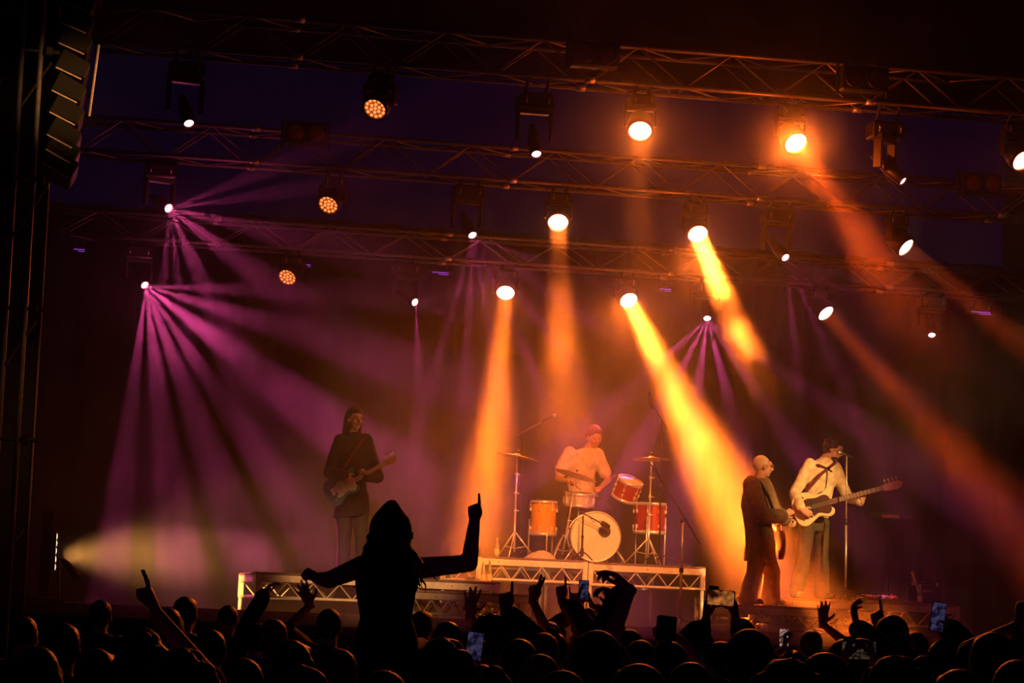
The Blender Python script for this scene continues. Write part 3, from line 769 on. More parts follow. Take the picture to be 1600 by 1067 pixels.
tag(M.build('yellow_rod', mat('yellow tape', (.7, .6, .08), .5, 0, .25, 40), None, True, loc=q), 'short yellow rod leaning above the water bottle', 'rod')
# ================================================================ drum kit (each drum, cymbal and stand stands on its own)
m_redshell = mat('red drum shell', (.35, .03, .02), .3, .2, .2, 10)
m_amber = mat('amber acrylic shell', (.85, .42, .03), .25, 0, .15, 10, trans=.15)
m_head = mat('white drum head', (.82, .78, .70), .5, 0, .08, 6, .03)
m_black = mat('black print', (.015, .013, .012), .5, 0, .2, 20)
def drum(label, c, ax, rad, dep, shell, lugs=8, base=None, front=m_head, legs=None):
    """cylinder drum along ax[2]; c = centre of the front head"""
    r = thing('drum', label, 'drum', base)
    o = c - base; d = ax[2]
    Mesh().lathe([(rad * .98, 0), (rad * .98, -dep)], 40, o, ax).build('shell', shell, r, True)
    for h in (0, -dep):
        Mesh().lathe([(rad, -.018), (rad * 1.045, -.018), (rad * 1.045, .02), (rad * .99, .02), (rad * .985, 0)], 40, o + d * (h + (.018 if h else 0)), ax).build('hoop', m_chrome if shell is not m_redshell or rad < .2 else m_chrome, r, True)
    Mesh().lathe([(rad * .99, .004), (rad * .5, .007), (.0001, .008)], 40, o, ax).build('front_head', front, r, True)
    Mesh().lathe([(rad * .99, 0), (.0001, 0)], 40, o - d * dep, ax).build('back_head', m_head, r, True)
    for k in range(lugs):
        t = 2 * math.pi * (k + .5) / lugs; q = ax[0] * math.cos(t) + ax[1] * math.sin(t)
        for h0, h1 in ((.0, -.09), (-dep, -dep + .09)):
            lg = Mesh().tube(o + q * rad * 1.05 + d * h0, o + q * rad * 1.05 + d * h1, .005, n=6).build('tension_rod', m_chrome, r, True)
            Mesh().box(o + q * rad * 1.02 + d * h1, (.03, .025, .045), (q, q.cross(d), d), bev=.008).build('lug', m_chrome, lg)
    return r
ysd = 1.8; cb = L(931, 829, ysd); RB = .29
base = W(cb.x, ysd, Z2)
f = (Vector(EY) * -1 + EX * -.10).normalized(); u = ZUP.cross(f).normalized()
axb = (u, ZUP, f)
ctr = W(cb.x, ysd, Z2 + RB + .01)
bd = drum('large bass drum with a white front head and black port', ctr, axb, RB, .42, mat('pale bass drum shell', (.5, .4, .35), .35, .1, .2, 8), 8, base)
o = ctr - base
Mesh().lathe([(.072, .0105), (.0001, .011)], 24, o + u * (-.105 if u.dot(EX) < 0 else .105) * 1.0 + ZUP * .065, axb).build('port', m_black, bd)
# small script mark near the top of the head, drawn as a thin raised stroke
sx = EX; M = Mesh(); pts = []
for k in range(40):
    t = k / 39; pts.append(o + f * .012 + sx * (-.075 + .17 * t) + ZUP * (.185 + .016 * math.sin(t * 19) * (1 - .5 * t) + (.02 if k < 4 else 0)))
M.path(pts, .0032, 5); M.build('script_mark', m_black, bd, True)
for s in (-1, 1): Mesh().tube(o + u * s * .24 - f * .06 + ZUP * -.12, o + u * s * .36 + f * .03 - ZUP * (RB), .010).build('spur', m_chrome, bd, True)
tilt = (ZUP * .86 - EY * .5).normalized()
def upright(t): a = frame(t, EX); return (a[0], a[1], t.normalized())
c = S(985, 752, 2.2); drum('red rack tom beside the bass drum, tilted towards the drummer', c, upright((ZUP * .8 - EY * .35 + EX * .2)), .155, .24, m_redshell, 6, W(L(985, 752, 2.2).x, 2.2, Z2))
c = S(1000, 775, 2.0); fl = drum('red floor tom low beside the bass drum', S(1016, 788, 2.25), upright(ZUP), .19, .36, m_redshell, 8, W(L(1016, 788, 2.25).x, 2.25, Z2))
for k in range(3):
    q = V(math.cos(k * 2.1 + .3), math.sin(k * 2.1 + .3), 0) * .205; top = S(1016, 788, 2.25) - W(L(1016, 788, 2.25).x, 2.25, Z2)
    Mesh().tube(q + V(0, 0, top.z - .15), q + V(0, 0, .0), .008).build('leg', m_chrome, fl, True)
c0 = S(850, 785, 2.15); b0 = W(L(850, 785, 2.15).x, 2.15, Z2)
am = drum('amber see-through floor tom left of the bass drum', c0, upright(ZUP), .155, .40, m_amber, 6, b0)
for k in range(3):
    q = V(math.cos(k * 2.1 + .8), math.sin(k * 2.1 + .8), 0) * .17
    Mesh().tube(q + V(0, 0, (c0 - b0).z - .2), q, .008).build('leg', m_chrome, am, True)
c0 = S(905, 772, 2.55); b0 = W(L(905, 772, 2.55).x, 2.55, Z2)
sn = drum('snare drum in front of the drummer behind the bass drum', c0, upright(ZUP * .97 - EY * .1), .18, .15, m_chrome, 8, b0)
Mesh().tube(V(0, 0, 0), c0 - b0 - V(0, 0, .16), .012).build('stand_tube', m_chrome, sn, True)
for k in range(3): Mesh().tube(V(0, 0, .2), V(.2 * math.cos(k * 2.1), .2 * math.sin(k * 2.1), .01), .008).build('leg', m_chrome, sn, True)
def cymbal_stand(label, px, py0, py1, ys, cx, cy, rad, nrm, clabel, legrot=.3, knobs=(.45, .62, .8)):
    b = W(L(px, py1, ys).x, ys, Z2); t = S(cx, cy, ys)
    r = thing('cymbal_stand', label, 'cymbal stand', b); h = t - b; g = V(h.x * .2, h.y * .2, h.z)
    Mesh().tube(V(0, 0, .08), h * .45, .013, n=10).build('lower_tube', m_chrome, r, True)
    Mesh().tube(h * .44, h * .8, .010, n=10).build('middle_tube', m_chrome, r, True)
    Mesh().tube(h * .79, h * 1.012, .006, n=8).build('rod', m_chrome, r, True)
    for k in knobs:
        Mesh().tube(h * k, h * (k + .03), .02, n=10).build('clamp', m_chrome, r, True)
        Mesh().tube(h * (k + .015), h * (k + .015) + V(.045, -.02, .0), .006, n=6).build('wing_screw', m_chrome, r, True)
    for k in range(3):
        a = legrot + 2.094 * k
        Mesh().tube(V(0, 0, .32), V(.27 * math.cos(a), .27 * math.sin(a), .012), .009, n=6).build('leg', m_chrome, r, True)
        Mesh().tube(V(0, 0, .12), V(.15 * math.cos(a), .15 * math.sin(a), .15), .006, n=6).build('leg_strut', m_chrome, r, True)
    n = nrm.normalized(); ax = upright(n)
    cy_ = thing('cymbal', clabel, 'cymbal', t)
    Mesh().lathe([(.0001, .03), (.02, .03), (.045, .012), (rad * .5, .002), (rad * .98, -.014), (rad, -.016), (rad * .98, -.017), (rad * .5, -.002), (.04, .006), (.0001, .02)], 40, V(0, 0, 0), ax).build('disc', m_brass, cy_, True)
    Mesh().tube(n * .03, n * .055, .014, n=10).build('felt', m_black, cy_, True)
    Mesh().tube(n * .055, n * .075, .010, n=8).build('wing_nut', m_chrome, cy_, True)
cymbal_stand('chrome cymbal stand left of the amber drum', 803, 720, 864, 1.95, 808, 712, .26, ZUP * .975 + EX * .165 - EY * .02, 'tilted bronze cymbal left of the drummer')
cymbal_stand('chrome cymbal stand right of the bass drum', 1012, 720, 872, 1.85, 1018, 716, .235, ZUP * .995 + EY * .05 - EX * .02, 'level bronze cymbal right of the drummer', .9)
cymbal_stand('chrome stand between the amber drum and the bass drum', 879, 745, 867, 2.32, 900, 741, .265, ZUP * .95 + EX * .26 - EY * -.03, 'large dark cymbal in front of the drummer chest', 2.15)
# pale cloth bag on the riser, pedal and stool
p = L(845, 868, 1.6); M = Mesh(); g = W(p.x, 1.6, Z2); n = 9
prevr = None
for j in range(7):
    t = j / 6; row = []
    for i in range(24):
        a = 2 * math.pi * i / 24; rr = (1 - t * .96); zz = .085 * (1 - (1 - t) ** 2.2) * (1 + .25 * math.sin(3 * a + 2 * t))
        M.v.append(V(math.cos(a) * .19 * rr * (1 + .1 * math.sin(5 * a)), math.sin(a) * .13 * rr * (1 + .1 * math.cos(4 * a)), zz)); row.append(len(M.v) - 1)
    if prevr: M.bridge(prevr, row)
    prevr = row
M.f.append(tuple(prevr))
r = M.build('cloth_bag', mat('pale canvas', (.62, .52, .4), .9, 0, .2, 20, .3), None, True, loc=g); r.rotation_euler = (0, 0, YAW); tag(r, 'pale crumpled cloth bag on the drum riser left of the bass drum', 'bag')
p = W(L(925, 800, 3.25).x, 3.25, Z2); r = thing('drum_stool', 'round black drum stool under the drummer', 'stool', p)
Mesh().lathe([(.001, .46), (.15, .46), (.17, .49), (.165, .53), (.001, .54)], 24).build('seat', m_black, r, True)
Mesh().tube(V(0, 0, .1), V(0, 0, .47), .018).build('post', m_chrome, r, True)
for k in range(3): Mesh().tube(V(0, 0, .25), V(.24 * math.cos(k * 2.1), .24 * math.sin(k * 2.1), .01), .010).build('leg', m_chrome, r, True)
# ================================================================ people
def hand(M, wrist, d, n, thumb, pose='open', s=1.0):
    """palm, four jointed fingers and a thumb; d = along the fingers, n = way the palm faces, thumb = +1/-1 side"""
    d = d.normalized(); n = (n - d * n.dot(d)).normalized(); t = d.cross(n) * thumb
    P = {'open': ((.06, .03, .05, .08), 1.3, .0), 'relaxed': ((.30, .36, .42, .46), .4, .35), 'fist': ((1, 1, 1, 1), 0, .95), 'point': ((.02, .95, 1, 1), 0, .8),
         'two': ((.02, .04, .95, 1), .8, .9), 'horns': ((.02, .95, .95, .05), 1.0, .9), 'grip': ((.72, .75, .78, .8), .2, .6), 'pinch': ((.55, .45, .3, .2), .8, .55), 'droop': ((.5, .45, .42, .4), .2, .3)}[pose]
    w = wrist
    M.loft([(w - d * .03 * s, t, n, .026 * s, .021 * s), (w + d * .012 * s, t, n, .029 * s, .020 * s), (w + d * .045 * s, t, n, .040 * s, .018 * s), (w + d * .085 * s, t, n, .043 * s, .015 * s), (w + d * .102 * s, t, n, .036 * s, .011 * s)], 12)
    def rot(v, ax, a): return Matrix.Rotation(a, 3, ax) @ v
    bend = n.cross(d)   # rotating d about this by a negative angle curls towards the palm
    sg = 1 if rot(d, bend, .3).dot(n) > 0 else -1
    for i in range(4):
        b = w + (t * (.031 - .0205 * i) + d * (.094, .098, .094, .084)[i]) * s
        spread = (.17, .04, -.09, -.24)[i] * P[1]
        fd = (d * math.cos(spread) + t * math.sin(spread)).normalized(); ln = (.074, .082, .077, .060)[i] * s; c = P[0][i]; ang = 0; r = (.0108, .0110, .0106, .0096)[i] * s
        for k, (f, g) in enumerate(((.48, 1.45), (.30, 1.7), (.24, .9))):
            ang += c * g; v = rot(fd, bend, sg * ang); e = b + v * ln * f
            M.capsule(b, e, r, r * .94, 8); b = e; r *= .94
    b = w + (d * .028 + t * .026) * s; c = P[2]
    v = (d * (.55 + .1 * c) + t * (.85 - .75 * c) + n * (.15 + .5 * c)).normalized(); e = b + v * .048 * s
    M.capsule(b, e, .016 * s, .0125 * s, 8)
    v2 = (d * .8 + t * (.55 - .9 * c) + n * (.1 + .35 * c)).normalized()
    M.capsule(e, e + v2 * .036 * s, .0125 * s, .0100 * s, 8)
def ik(a, b, l1, l2, hint):
    v = b - a; D_ = min(max(v.length, abs(l1 - l2) + .01), l1 + l2 - .004); u = v.normalized()
    x = (l1 * l1 - l2 * l2 + D_ * D_) / (2 * D_); h = math.sqrt(max(l1 * l1 - x * x, 0))
    p = (hint - u * hint.dot(u)).normalized()
    return a + u * x + p * h, a + u * D_
def head_axes(face, up=ZUP):
    f = face.normalized(); x = f.cross(up).normalized(); u = x.cross(f).normalized(); return x, f, u
def head_mesh(M, c, face, neck, s=1.0, up=ZUP, nk=.056):
    x, f, u = head_axes(face, up); E = lambda o, r: M.ell(c + (x * o[0] + f * o[1] + u * o[2]) * s, (x, f, u), [q * s for q in r], 16, 10)
    E((0, -.012, .025), (.074, .092, .090)); E((0, .022, -.045), (.058, .062, .068)); E((0, .046, -.085), (.034, .036, .026))
    E((0, .080, .030), (.052, .018, .030)); E((0, .083, -.048), (.026, .016, .022))
    M.capsule(c + (f * .092 + u * .012) * s, c + (f * .112 - u * .026) * s, .008 * s, .015 * s, 8)
    for k in (-1, 1):
        E((k * .076, -.008, -.008), (.012, .022, .034)); E((k * .040, .066, -.022), (.022, .020, .020))
    M.capsule(neck - (c - neck) * .15, c + (u * -.06 - f * .018) * s, nk * 1.06 * s, nk * s, 12)
def hair(style, c, face, s, m, parent, base, seed=0, up=ZUP, vox=.011, J_len=1.0):
    x, f, u = head_axes(face, up); rnd = random.Random(seed); M = Mesh()
    def E(o, r): M.ell(c + (x * o[0] + f * o[1] + u * o[2]) * s, (x, f, u), [q * s for q in r], 14, 9)
    if style == 'crop':
        E((0, -.022, .034), (.079, .092, .090))
    elif style in ('short', 'curly', 'bun', 'long', 'wavy', 'mop'):
        E((0, -.026, .036), (.085, .094, .095)); E((0, .036, .088), (.062, .050, .030)); E((0, -.06, -.02), (.068, .048, .060))
    if style == 'curly':
        for k in range(90):
            a = rnd.uniform(0, 6.28); b = rnd.uniform(-.55, 1.5); q = V(math.cos(a) * math.cos(b), math.sin(a) * math.cos(b), math.sin(b))
            if q.y > .45 and q.z < .45: continue
            r = rnd.uniform(.014, .026); E((q.x * .100, q.y * .105 - .022, q.z * .105 + .034), (r, r, r))
    if style == 'mop':
        for k in range(50):
            a = rnd.uniform(0, 6.28); b = rnd.uniform(-.3, 1.5); q = V(math.cos(a) * math.cos(b), math.sin(a) * math.cos(b), math.sin(b))
            if q.y > .6 and q.z < .3: continue
            r = rnd.uniform(.018, .030); E((q.x * .082, q.y * .090 - .020, q.z * .092 + .030), (r, r, r * .8))
    if style == 'bun':
        E((0, -.075, .105), (.042, .040, .038))
    if style in ('long', 'wavy'):
        for k in range(26 if style == 'long' else 44):
            a = math.radians(rnd.uniform(165, 375) if style == 'long' else rnd.uniform(150, 390)); o = V(math.cos(a) * .078, math.sin(a) * .082 - .015, rnd.uniform(.0, .05)); L_ = rnd.uniform(.24, .36) * J_len
            P = c + (x * o.x + f * o.y + u * o.z) * s; pts = [P]; w = rnd.uniform(0, 6)
            for j in range(1, 6):
                amp = .026 if style == 'wavy' else .006
                pts.append(P + (x * (o.x * (.25 if style == 'long' else .6) * j / 5 + amp * math.sin(w + j * 1.7)) + f * (-.03 * j / 5 + amp * math.cos(w + j)) - u * (L_ * j / 5)) * s)
            M.path(pts, [.020 * s, .021 * s, .020 * s, .017 * s, .012 * s, .005 * s], 6)
    return fuse(M, 'hair', m, vox, parent, smooth=2, ratio=.6, base=base)
def std_joints(base, H, yaw, lean=0.0):
    """relaxed standing figure; yaw 0 faces up the field (+y)"""
    Rm = Matrix.Rotation(yaw, 3, 'Z'); k = H / 1.75
    def P(x, y, z): return base + Rm @ V(x * k, (y + lean * z) * k, z * k)
    J = dict(head=P(0, .03, 1.618), neck=P(0, -.01, 1.49), chest=P(0, .0, 1.28), waist=P(0, .0, 1.08), pel=P(0, 0, .93))
    for q, n in ((-1, 'L'), (1, 'R')):
        J['sh' + n] = P(q * .18, -.01, 1.425); J['el' + n] = P(q * .225, -.03, 1.12); J['wr' + n] = P(q * .215, .06, .87)
        J['hip' + n] = P(q * .09, 0, .90); J['kn' + n] = P(q * .10, .03, .49); J['an' + n] = P(q * .105, -.01, .075)
    J['fwd'] = Rm @ V(0, 1, 0); J['face'] = Rm @ V(0, 1, -.02); J['k'] = k; J['base'] = Vector(base)
    return J
def person(label, J, skin=m_skin, top=None, bottom=None, shoes=m_blackplastic, hr=('short', m_hair), hands=None, voxel=.009, ratio=.4, group=None, female=False, seed=0, eyes=False, name='person', up=ZUP):
    """one continuous body mesh; hair, clothes and shoes are its parts"""
    k = J['k']; base = J['base']; M = Mesh(); f = J['fwd'].normalized(); X = (J['shR'] - J['shL']).normalized()
    Fv = ZUP.cross(X).normalized()
    if Fv.dot(f) < 0: Fv = -Fv
    def torso(M, g, z0=0.0):
        hp = (J['hipR'] + J['hipL']) / 2; w = .92 if female else 1.0; sw = (J['shR'] - J['shL']).length / 2
        nk = J['neck'] - J['chest']; rings = []
        for c, a, b in ((hp - ZUP * .07 * k, .10, .08), (hp, .165, .112), (J['pel'] + ZUP * .04 * k, .158, .108), (J['waist'], .130 * w + .005, .100), (J['chest'] - nk * .25, .148 * w + .01, .112), (J['chest'] + nk * .25, .168 * w + .01, .112), ):
            rings.append((c, X, Fv, a * k + g, b * k + g))
        shc = (J['shR'] + J['shL']) / 2
        rings.append((shc.lerp(J['chest'], .12), X, Fv, sw * .93 + g, .092 * k + g)); rings.append((shc.lerp(J['neck'], .45), X, Fv, sw * .62 + g, .072 * k + g)); rings.append((J['neck'] + nk * .05, X, Fv, .062 * k + g * .6, .060 * k + g * .6))
        return rings
    M.loft(torso(M, 0), 18)
    head_mesh(M, J['head'], J['face'], J['neck'], k * (1.03 if female else 1.07), up, .048 if female else .056)
    for n in 'LR':
        am = J.get('arm', 1.0); M.capsule(J['sh' + n], J['el' + n], .052 * k * am, .040 * k * am, 12); M.capsule(J['el' + n], J['wr' + n], .041 * k * am, .027 * k * am, 12)
        M.capsule(J['hip' + n], J['kn' + n], .083 * k, .056 * k, 12); M.capsule(J['kn' + n], J['an' + n], .056 * k, .036 * k, 12)
        an = J['an' + n]; ft = J.get('foot' + n, Fv)
        M.capsule(an - ZUP * .03 * k - ft * .03 * k, an - ZUP * .045 * k + ft * .15 * k, .033 * k, .026 * k, 10)
        hd, hn, th, pose = (hands or {}).get(n, (J['wr' + n] - J['el' + n], -X if n == 'R' else X, None, 'relaxed'))
        if th is None:
            dd = hd.normalized(); nn = (hn - dd * hn.dot(dd)).normalized(); th = 1 if dd.cross(nn).dot(Fv) > 0 else -1
        hand(M, J['wr' + n], hd, hn, th, pose, k * (.94 if female else 1.0))
    body = fuse(M, name, skin, voxel, None, base, 1 if hands else 3, ratio, base=base)
    tag(body, label, 'person', group)
    if hr: hair(hr[0], J['head'], J['face'], k * (1.03 if female else 1.07), hr[1], body, base, seed, up)
    if top:
        mt, sleeve, g = top[:3]; M = Mesh(); rr = torso(M, .012 + g); lo = top[3] if len(top) > 3 else 0.0
        rr[0] = (rr[0][0] - ZUP * lo, X, Fv, rr[1][3] + lo * .10, rr[1][4] + lo * .10); M.loft(rr if lo >= 0 else rr[2:], 18)
        for n in 'LR':
            g2 = .012 + g
            if sleeve < .05: continue
            shs = J['sh' + n].lerp(J['chest'], .07)
            if sleeve <= .5: M.capsule(shs, J['sh' + n].lerp(J['el' + n], sleeve * 2), .053 * k + g2, (.056 - .012 * sleeve * 2) * k + g2, 12)
            else:
                M.capsule(shs, J['el' + n], .053 * k + g2, .041 * k + g2, 12)
                M.capsule(J['el' + n], J['el' + n].lerp(J['wr' + n], (sleeve - .5) * 2), .043 * k + g2, .034 * k + g2, 12)
        fuse(M, 'shirt', mt, max(voxel, .012), body, None, 3, ratio, base=base)
    if bottom:
        mt, g, flare = bottom; M = Mesh(); hp = (J['hipR'] + J['hipL']) / 2
        M.loft([(hp - ZUP * .09 * k, X, Fv, .12 * k + g, .10 * k + g), (hp, X, Fv, .172 * k + g, .12 * k + g), (J['pel'] + ZUP * .06 * k, X, Fv, .163 * k + g, .115 * k + g), (J['waist'] - ZUP * .03, X, Fv, .15 * k + g, .11 * k + g)], 18)
        for n in 'LR':
            M.capsule(J['hip' + n], J['kn' + n], .090 * k + g, .062 * k + g, 12); M.capsule(J['kn' + n], J['an' + n] + ZUP * .0, .060 * k + g, .046 * k + g + flare, 12)
        fuse(M, 'trousers', mt, max(voxel, .013), body, None, 3, ratio, base=base)
    if shoes:
        for n in 'LR':
            an = J['an' + n]; ft = J.get('foot' + n, Fv); M = Mesh()
            M.capsule(an - ZUP * .025 * k - ft * .035 * k, an - ZUP * .04 * k + ft * .15 * k, .043 * k, .036 * k, 10); M.box(an - ZUP * .066 * k + ft * .06 * k, (.085 * k, .27 * k, .02), (ft.cross(ZUP), ft, ZUP), bev=.008)
            fuse(M, 'shoe', shoes, .014, body, None, 2, .7, base=base)
    if eyes:
        k *= 1.05; x, ff, u = head_axes(J['face'], up)
        for q in (-1, 1):
            e = Mesh().ell(J['head'] + (x * q * .033 + ff * .076 + u * .006) * k - base, (x, ff, u), (.013 * k, .012 * k, .007 * k), 10, 6).build('eye', m_eye, body, True)
            Mesh().ell(J['head'] + (x * q * .033 + ff * .086 + u * .006) * k - base, (x, ff, u), (.0065 * k, .004 * k, .0065 * k), 8, 5).build('pupil', m_dark, e, True)
            Mesh().capsule(J['head'] + (x * q * .018 + ff * .094 + u * .026) * k - base, J['head'] + (x * q * .050 + ff * .080 + u * .026) * k - base, .006 * k, .004 * k, 6).build('eyebrow', hr[1] if hr else m_hair, body, True)
        Mesh().capsule(J['head'] + (x * -.020 + ff * .093 - u * .052) * k - base, J['head'] + (x * .020 + ff * .093 - u * .052) * k - base, .007 * k, .007 * k, 6).build('mouth', mat('lips', (.4, .14, .11), .5), body, True)
    return body
# ================================================================ guitars
def smooth_closed(pts, n=6):
    P = [V(p[0], p[1], 0) for p in pts]; q = []; N = len(P)
    for i in range(N):
        p0, p1, p2, p3 = P[i - 1], P[i], P[(i + 1) % N], P[(i + 2) % N]
        for k in range(n):
            t = k / n; v = .5 * ((2 * p1) + (p2 - p0) * t + (2 * p0 - 5 * p1 + 4 * p2 - p3) * t * t + (3 * p1 - p0 - 3 * p2 + p3) * t ** 3); q.append((v.x, v.y))
    return q
BODY = [(-.235, .0), (-.225, .10), (-.15, .155), (-.06, .145), (.00, .105), (.07, .11), (.15, .15), (.185, .135), (.16, .085), (.125, .04), (.125, -.035), (.150, -.07), (.135, -.115), (.08, -.13), (.0, -.105), (-.07, -.135), (-.15, -.165), (-.22, -.12)]
GUARD = [(-.17, .02), (-.10, .085), (.0, .075), (.08, .085), (.125, .05), (.125, -.035), (.12, -.075), (.08, -.10), (.0, -.07), (-.07, -.095), (-.13, -.075), (-.10, -.03)]
def guitar(label, pos, neck, face, mb, mg, mn, mh, sc=1.0, nl=.62, tuners=6, bass=False, name='electric_guitar', edge=None):
    """solid-body guitar; pos = body centre, neck = way the neck points, face = way the front looks"""
    a = neck.normalized(); f = (face - a * face.dot(a)).normalized(); u = a.cross(f) * -1
    if u.z < 0: pass
    r = thing(name, label, 'guitar', pos); ax = (a * sc, f * sc, u * sc)
    out = smooth_closed(BODY, 5)
    b = Mesh().prism(out, .045, .008, V(0, 0, 0), ax).build('body', mb, r, False)
    if edge: Mesh().prism([(x * 1.004, z * 1.004) for x, z in out], .034, 0, f * -.004, ax).build('edge_band', edge, r)
    Mesh().prism(smooth_closed(GUARD, 4), .004, 0, f * .0245 * sc, ax).build('pickguard', mg, r)
    def bx(x, z, y, sx, sy, sz, nm, m, par=None):
        return Mesh().box(a * x * sc + u * z * sc + f * y * sc, (sx * sc, sy * sc, sz * sc), (a, f, u), bev=min(sx, sy, sz) * sc * .2).build(nm, m, par or r)
    M = Mesh(); M.loft([(a * .10 * sc + f * .022 * sc, u, f, .029 * sc, .017 * sc), (a * nl * .6 * sc + f * .022 * sc, u, f, .025 * sc, .014 * sc), (a * nl * sc + f * .022 * sc, u, f, .021 * sc, .013 * sc)], 10)
    nk = M.build('neck', mn, r, True)
    bx((nl + .07) / 2 + .02, 0, .034, nl - .10, .006, .046, 'fretboard', mn, None)
    for k in range(12):
        xx = nl - (nl - .12) * (1 - 2 ** (-(k + 1) / 12.0)) * 1.6
        if xx > .14: bx(xx, 0, .0385, .004, .003, .044, 'fret', m_chrome, nk)
    hl = .19 if bass else .16
    head = smooth_closed([(nl - .005, -.021), (nl + .03, -.035), (nl + hl * .7, -.045), (nl + hl, -.02), (nl + hl * .98, .018), (nl + hl * .7, .035), (nl + .04, .03), (nl - .005, .021)], 4)
    hd = Mesh().prism(head, .016, .003, f * .018 * sc, ax).build('headstock', mh, r)
    for k in range(4 if bass else 6):
        x = nl + .035 + k * hl * (.2 if bass else .135)
        tp = Mesh().tube((a * x + u * .01 + f * .026) * sc, (a * x + u * .01 + f * .044) * sc, .006 * sc, n=8).build('tuner_post', m_chrome, hd, True)
        M = Mesh(); M.tube((a * x + u * .032 + f * .018) * sc, (a * x + u * .055 + f * .018) * sc, .004 * sc, n=6); M.ell((a * x + u * .064 + f * .018) * sc, (a, f, u), (.010 * sc, .005 * sc, .013 * sc), 8, 6); M.build('tuner_key', m_chrome, hd, True)
    for x in ((-.03,) if bass else (-.085, -.02, .045)): bx(x, 0, .032, .032 if not bass else .05, .014, .085, 'pickup', m_head if not bass else m_blackplastic)
    bx(-.145, 0, .032, .035, .016, .08, 'bridge', m_chrome)
    for x, z in ((-.11, -.09), (-.15, -.095), (-.07, -.085)):
        Mesh().tube((a * x + u * z + f * .025) * sc, (a * x + u * z + f * .042) * sc, .010 * sc, n=10).build('control_knob', m_head if not bass else m_chrome, r, True)
    for k in range(4 if bass else 6):
        z = (k - (1.5 if bass else 2.5)) * (.011 if bass else .007)
        Mesh().tube((a * -.145 + u * z + f * .043) * sc, (a * (nl + .04) + u * z * .8 + f * .043) * sc, .0014, n=4).build('string', m_chrome, r)
    return r
def strap(parent_label, pts, m):
    P = [Vector(p) for p in pts]; M = Mesh(); prev = None
    for i, p in enumerate(P):
        d = P[min(i + 1, len(P) - 1)] - P[max(i - 1, 0)]; n_ = (p - CAMP).normalized(); s_ = d.cross(n_).normalized() * .017; q = n_ * .003; i0 = len(M.v)
        M.v += [p - s_ - q - P[0], p + s_ - q - P[0], p + s_ + q - P[0], p - s_ + q - P[0]]; R = [i0, i0 + 1, i0 + 2, i0 + 3]
        if prev: M.bridge(prev, R)
        prev = R
    tag(M.build('guitar_strap', m, None, True, loc=P[0]), parent_label, 'strap')
m_gblue = mat('deep teal lacquer', (.05, .22, .22), .25, .1, .15, 6)
m_gcream = mat('cream lacquer', (.85, .72, .45), .25, 0, .06, 6)
m_gred = mat('red-brown lacquer', (.45, .10, .05), .3, 0, .15, 8)
m_maple = mat('maple neck', (.75, .42, .18), .4, 0, .15, 20)
m_rose = mat('rosewood neck', (.16, .07, .04), .45, 0, .2, 20)
m_guardd = mat('dark pickguard', (.06, .02, .015), .3, 0, .2, 10)
m_guardw = mat('pearly pickguard', (.7, .68, .62), .3, 0, .15, 10)
def mid(a, b, t=.5): return a.lerp(b, t)
# ---------------------------------------------------------------- guitarist in the smoke, stage right
ys = .2
def J_(px, py, o=0.0): return S(px, py, ys + o)
g0 = W(L(553, 900, ys).x, ys, Z1)
J = dict(head=J_(554, 655), neck=J_(552, 677, .02), chest=J_(552, 712, .02), waist=J_(551, 752, .02), pel=J_(550, 782, .02), shL=J_(573, 685, .04), shR=J_(531, 687, .0),
         elL=J_(584, 733, .02), elR=J_(514, 738, .06), fwd=-EY, face=(EX * .45 - EY + ZUP * -.08), k=1.04, base=g0)
gp = J_(541, 758, -.17); gneck = (S(617, 716, ys - .30) - S(541, 758, ys - .17)).normalized()
J['wrL'] = J_(572, 746, -.22); J['elL'] = J_(589, 745, .02)
J['wrR'] = J_(537, 742, -.235)
for n, px in (('L', 562), ('R', 540)):
    J['hip' + n] = J_(px - 1, 786, .02); J['kn' + n] = J_(px + (4 if n == 'L' else -3), 842, -.04); p = L(px + (5 if n == 'L' else -4), 890, ys); J['an' + n] = W(p.x, ys, Z1 + .08)
person('long-haired guitarist in dark clothes standing in smoke with a teal guitar', J, m_skin, (cl['black'], 1.0, .014, .08), (cl['charcoal'], .012, .02), hr=('long', m_hair), eyes=True, female=True, seed=3,
       hands={'L': (gneck * .2 + ZUP * .6 - EX * .6, EY * -.3 - ZUP, None, 'grip'), 'R': (EX * .75 - ZUP * .5 - EY * .2, EY, None, 'droop')}, voxel=.008)
gl = (S(622, 714, ys - .32) - gp).length
guitar('teal electric guitar with a pale pickguard held by the long-haired guitarist', gp - gneck * .02, gneck, -EY + EX * -.15 + ZUP * .12, m_gblue, m_guardw, m_maple, m_maple, .98, gl / .98 - .16)
strap('dark strap over the shoulder of the long-haired guitarist', [gp + V(-.16, -.01, -.05), J_(535, 735, -.19), J_(552, 708, -.17), J_(570, 682, -.06), J_(574, 678, .05), J_(570, 690, .15)], cl['maroon'])
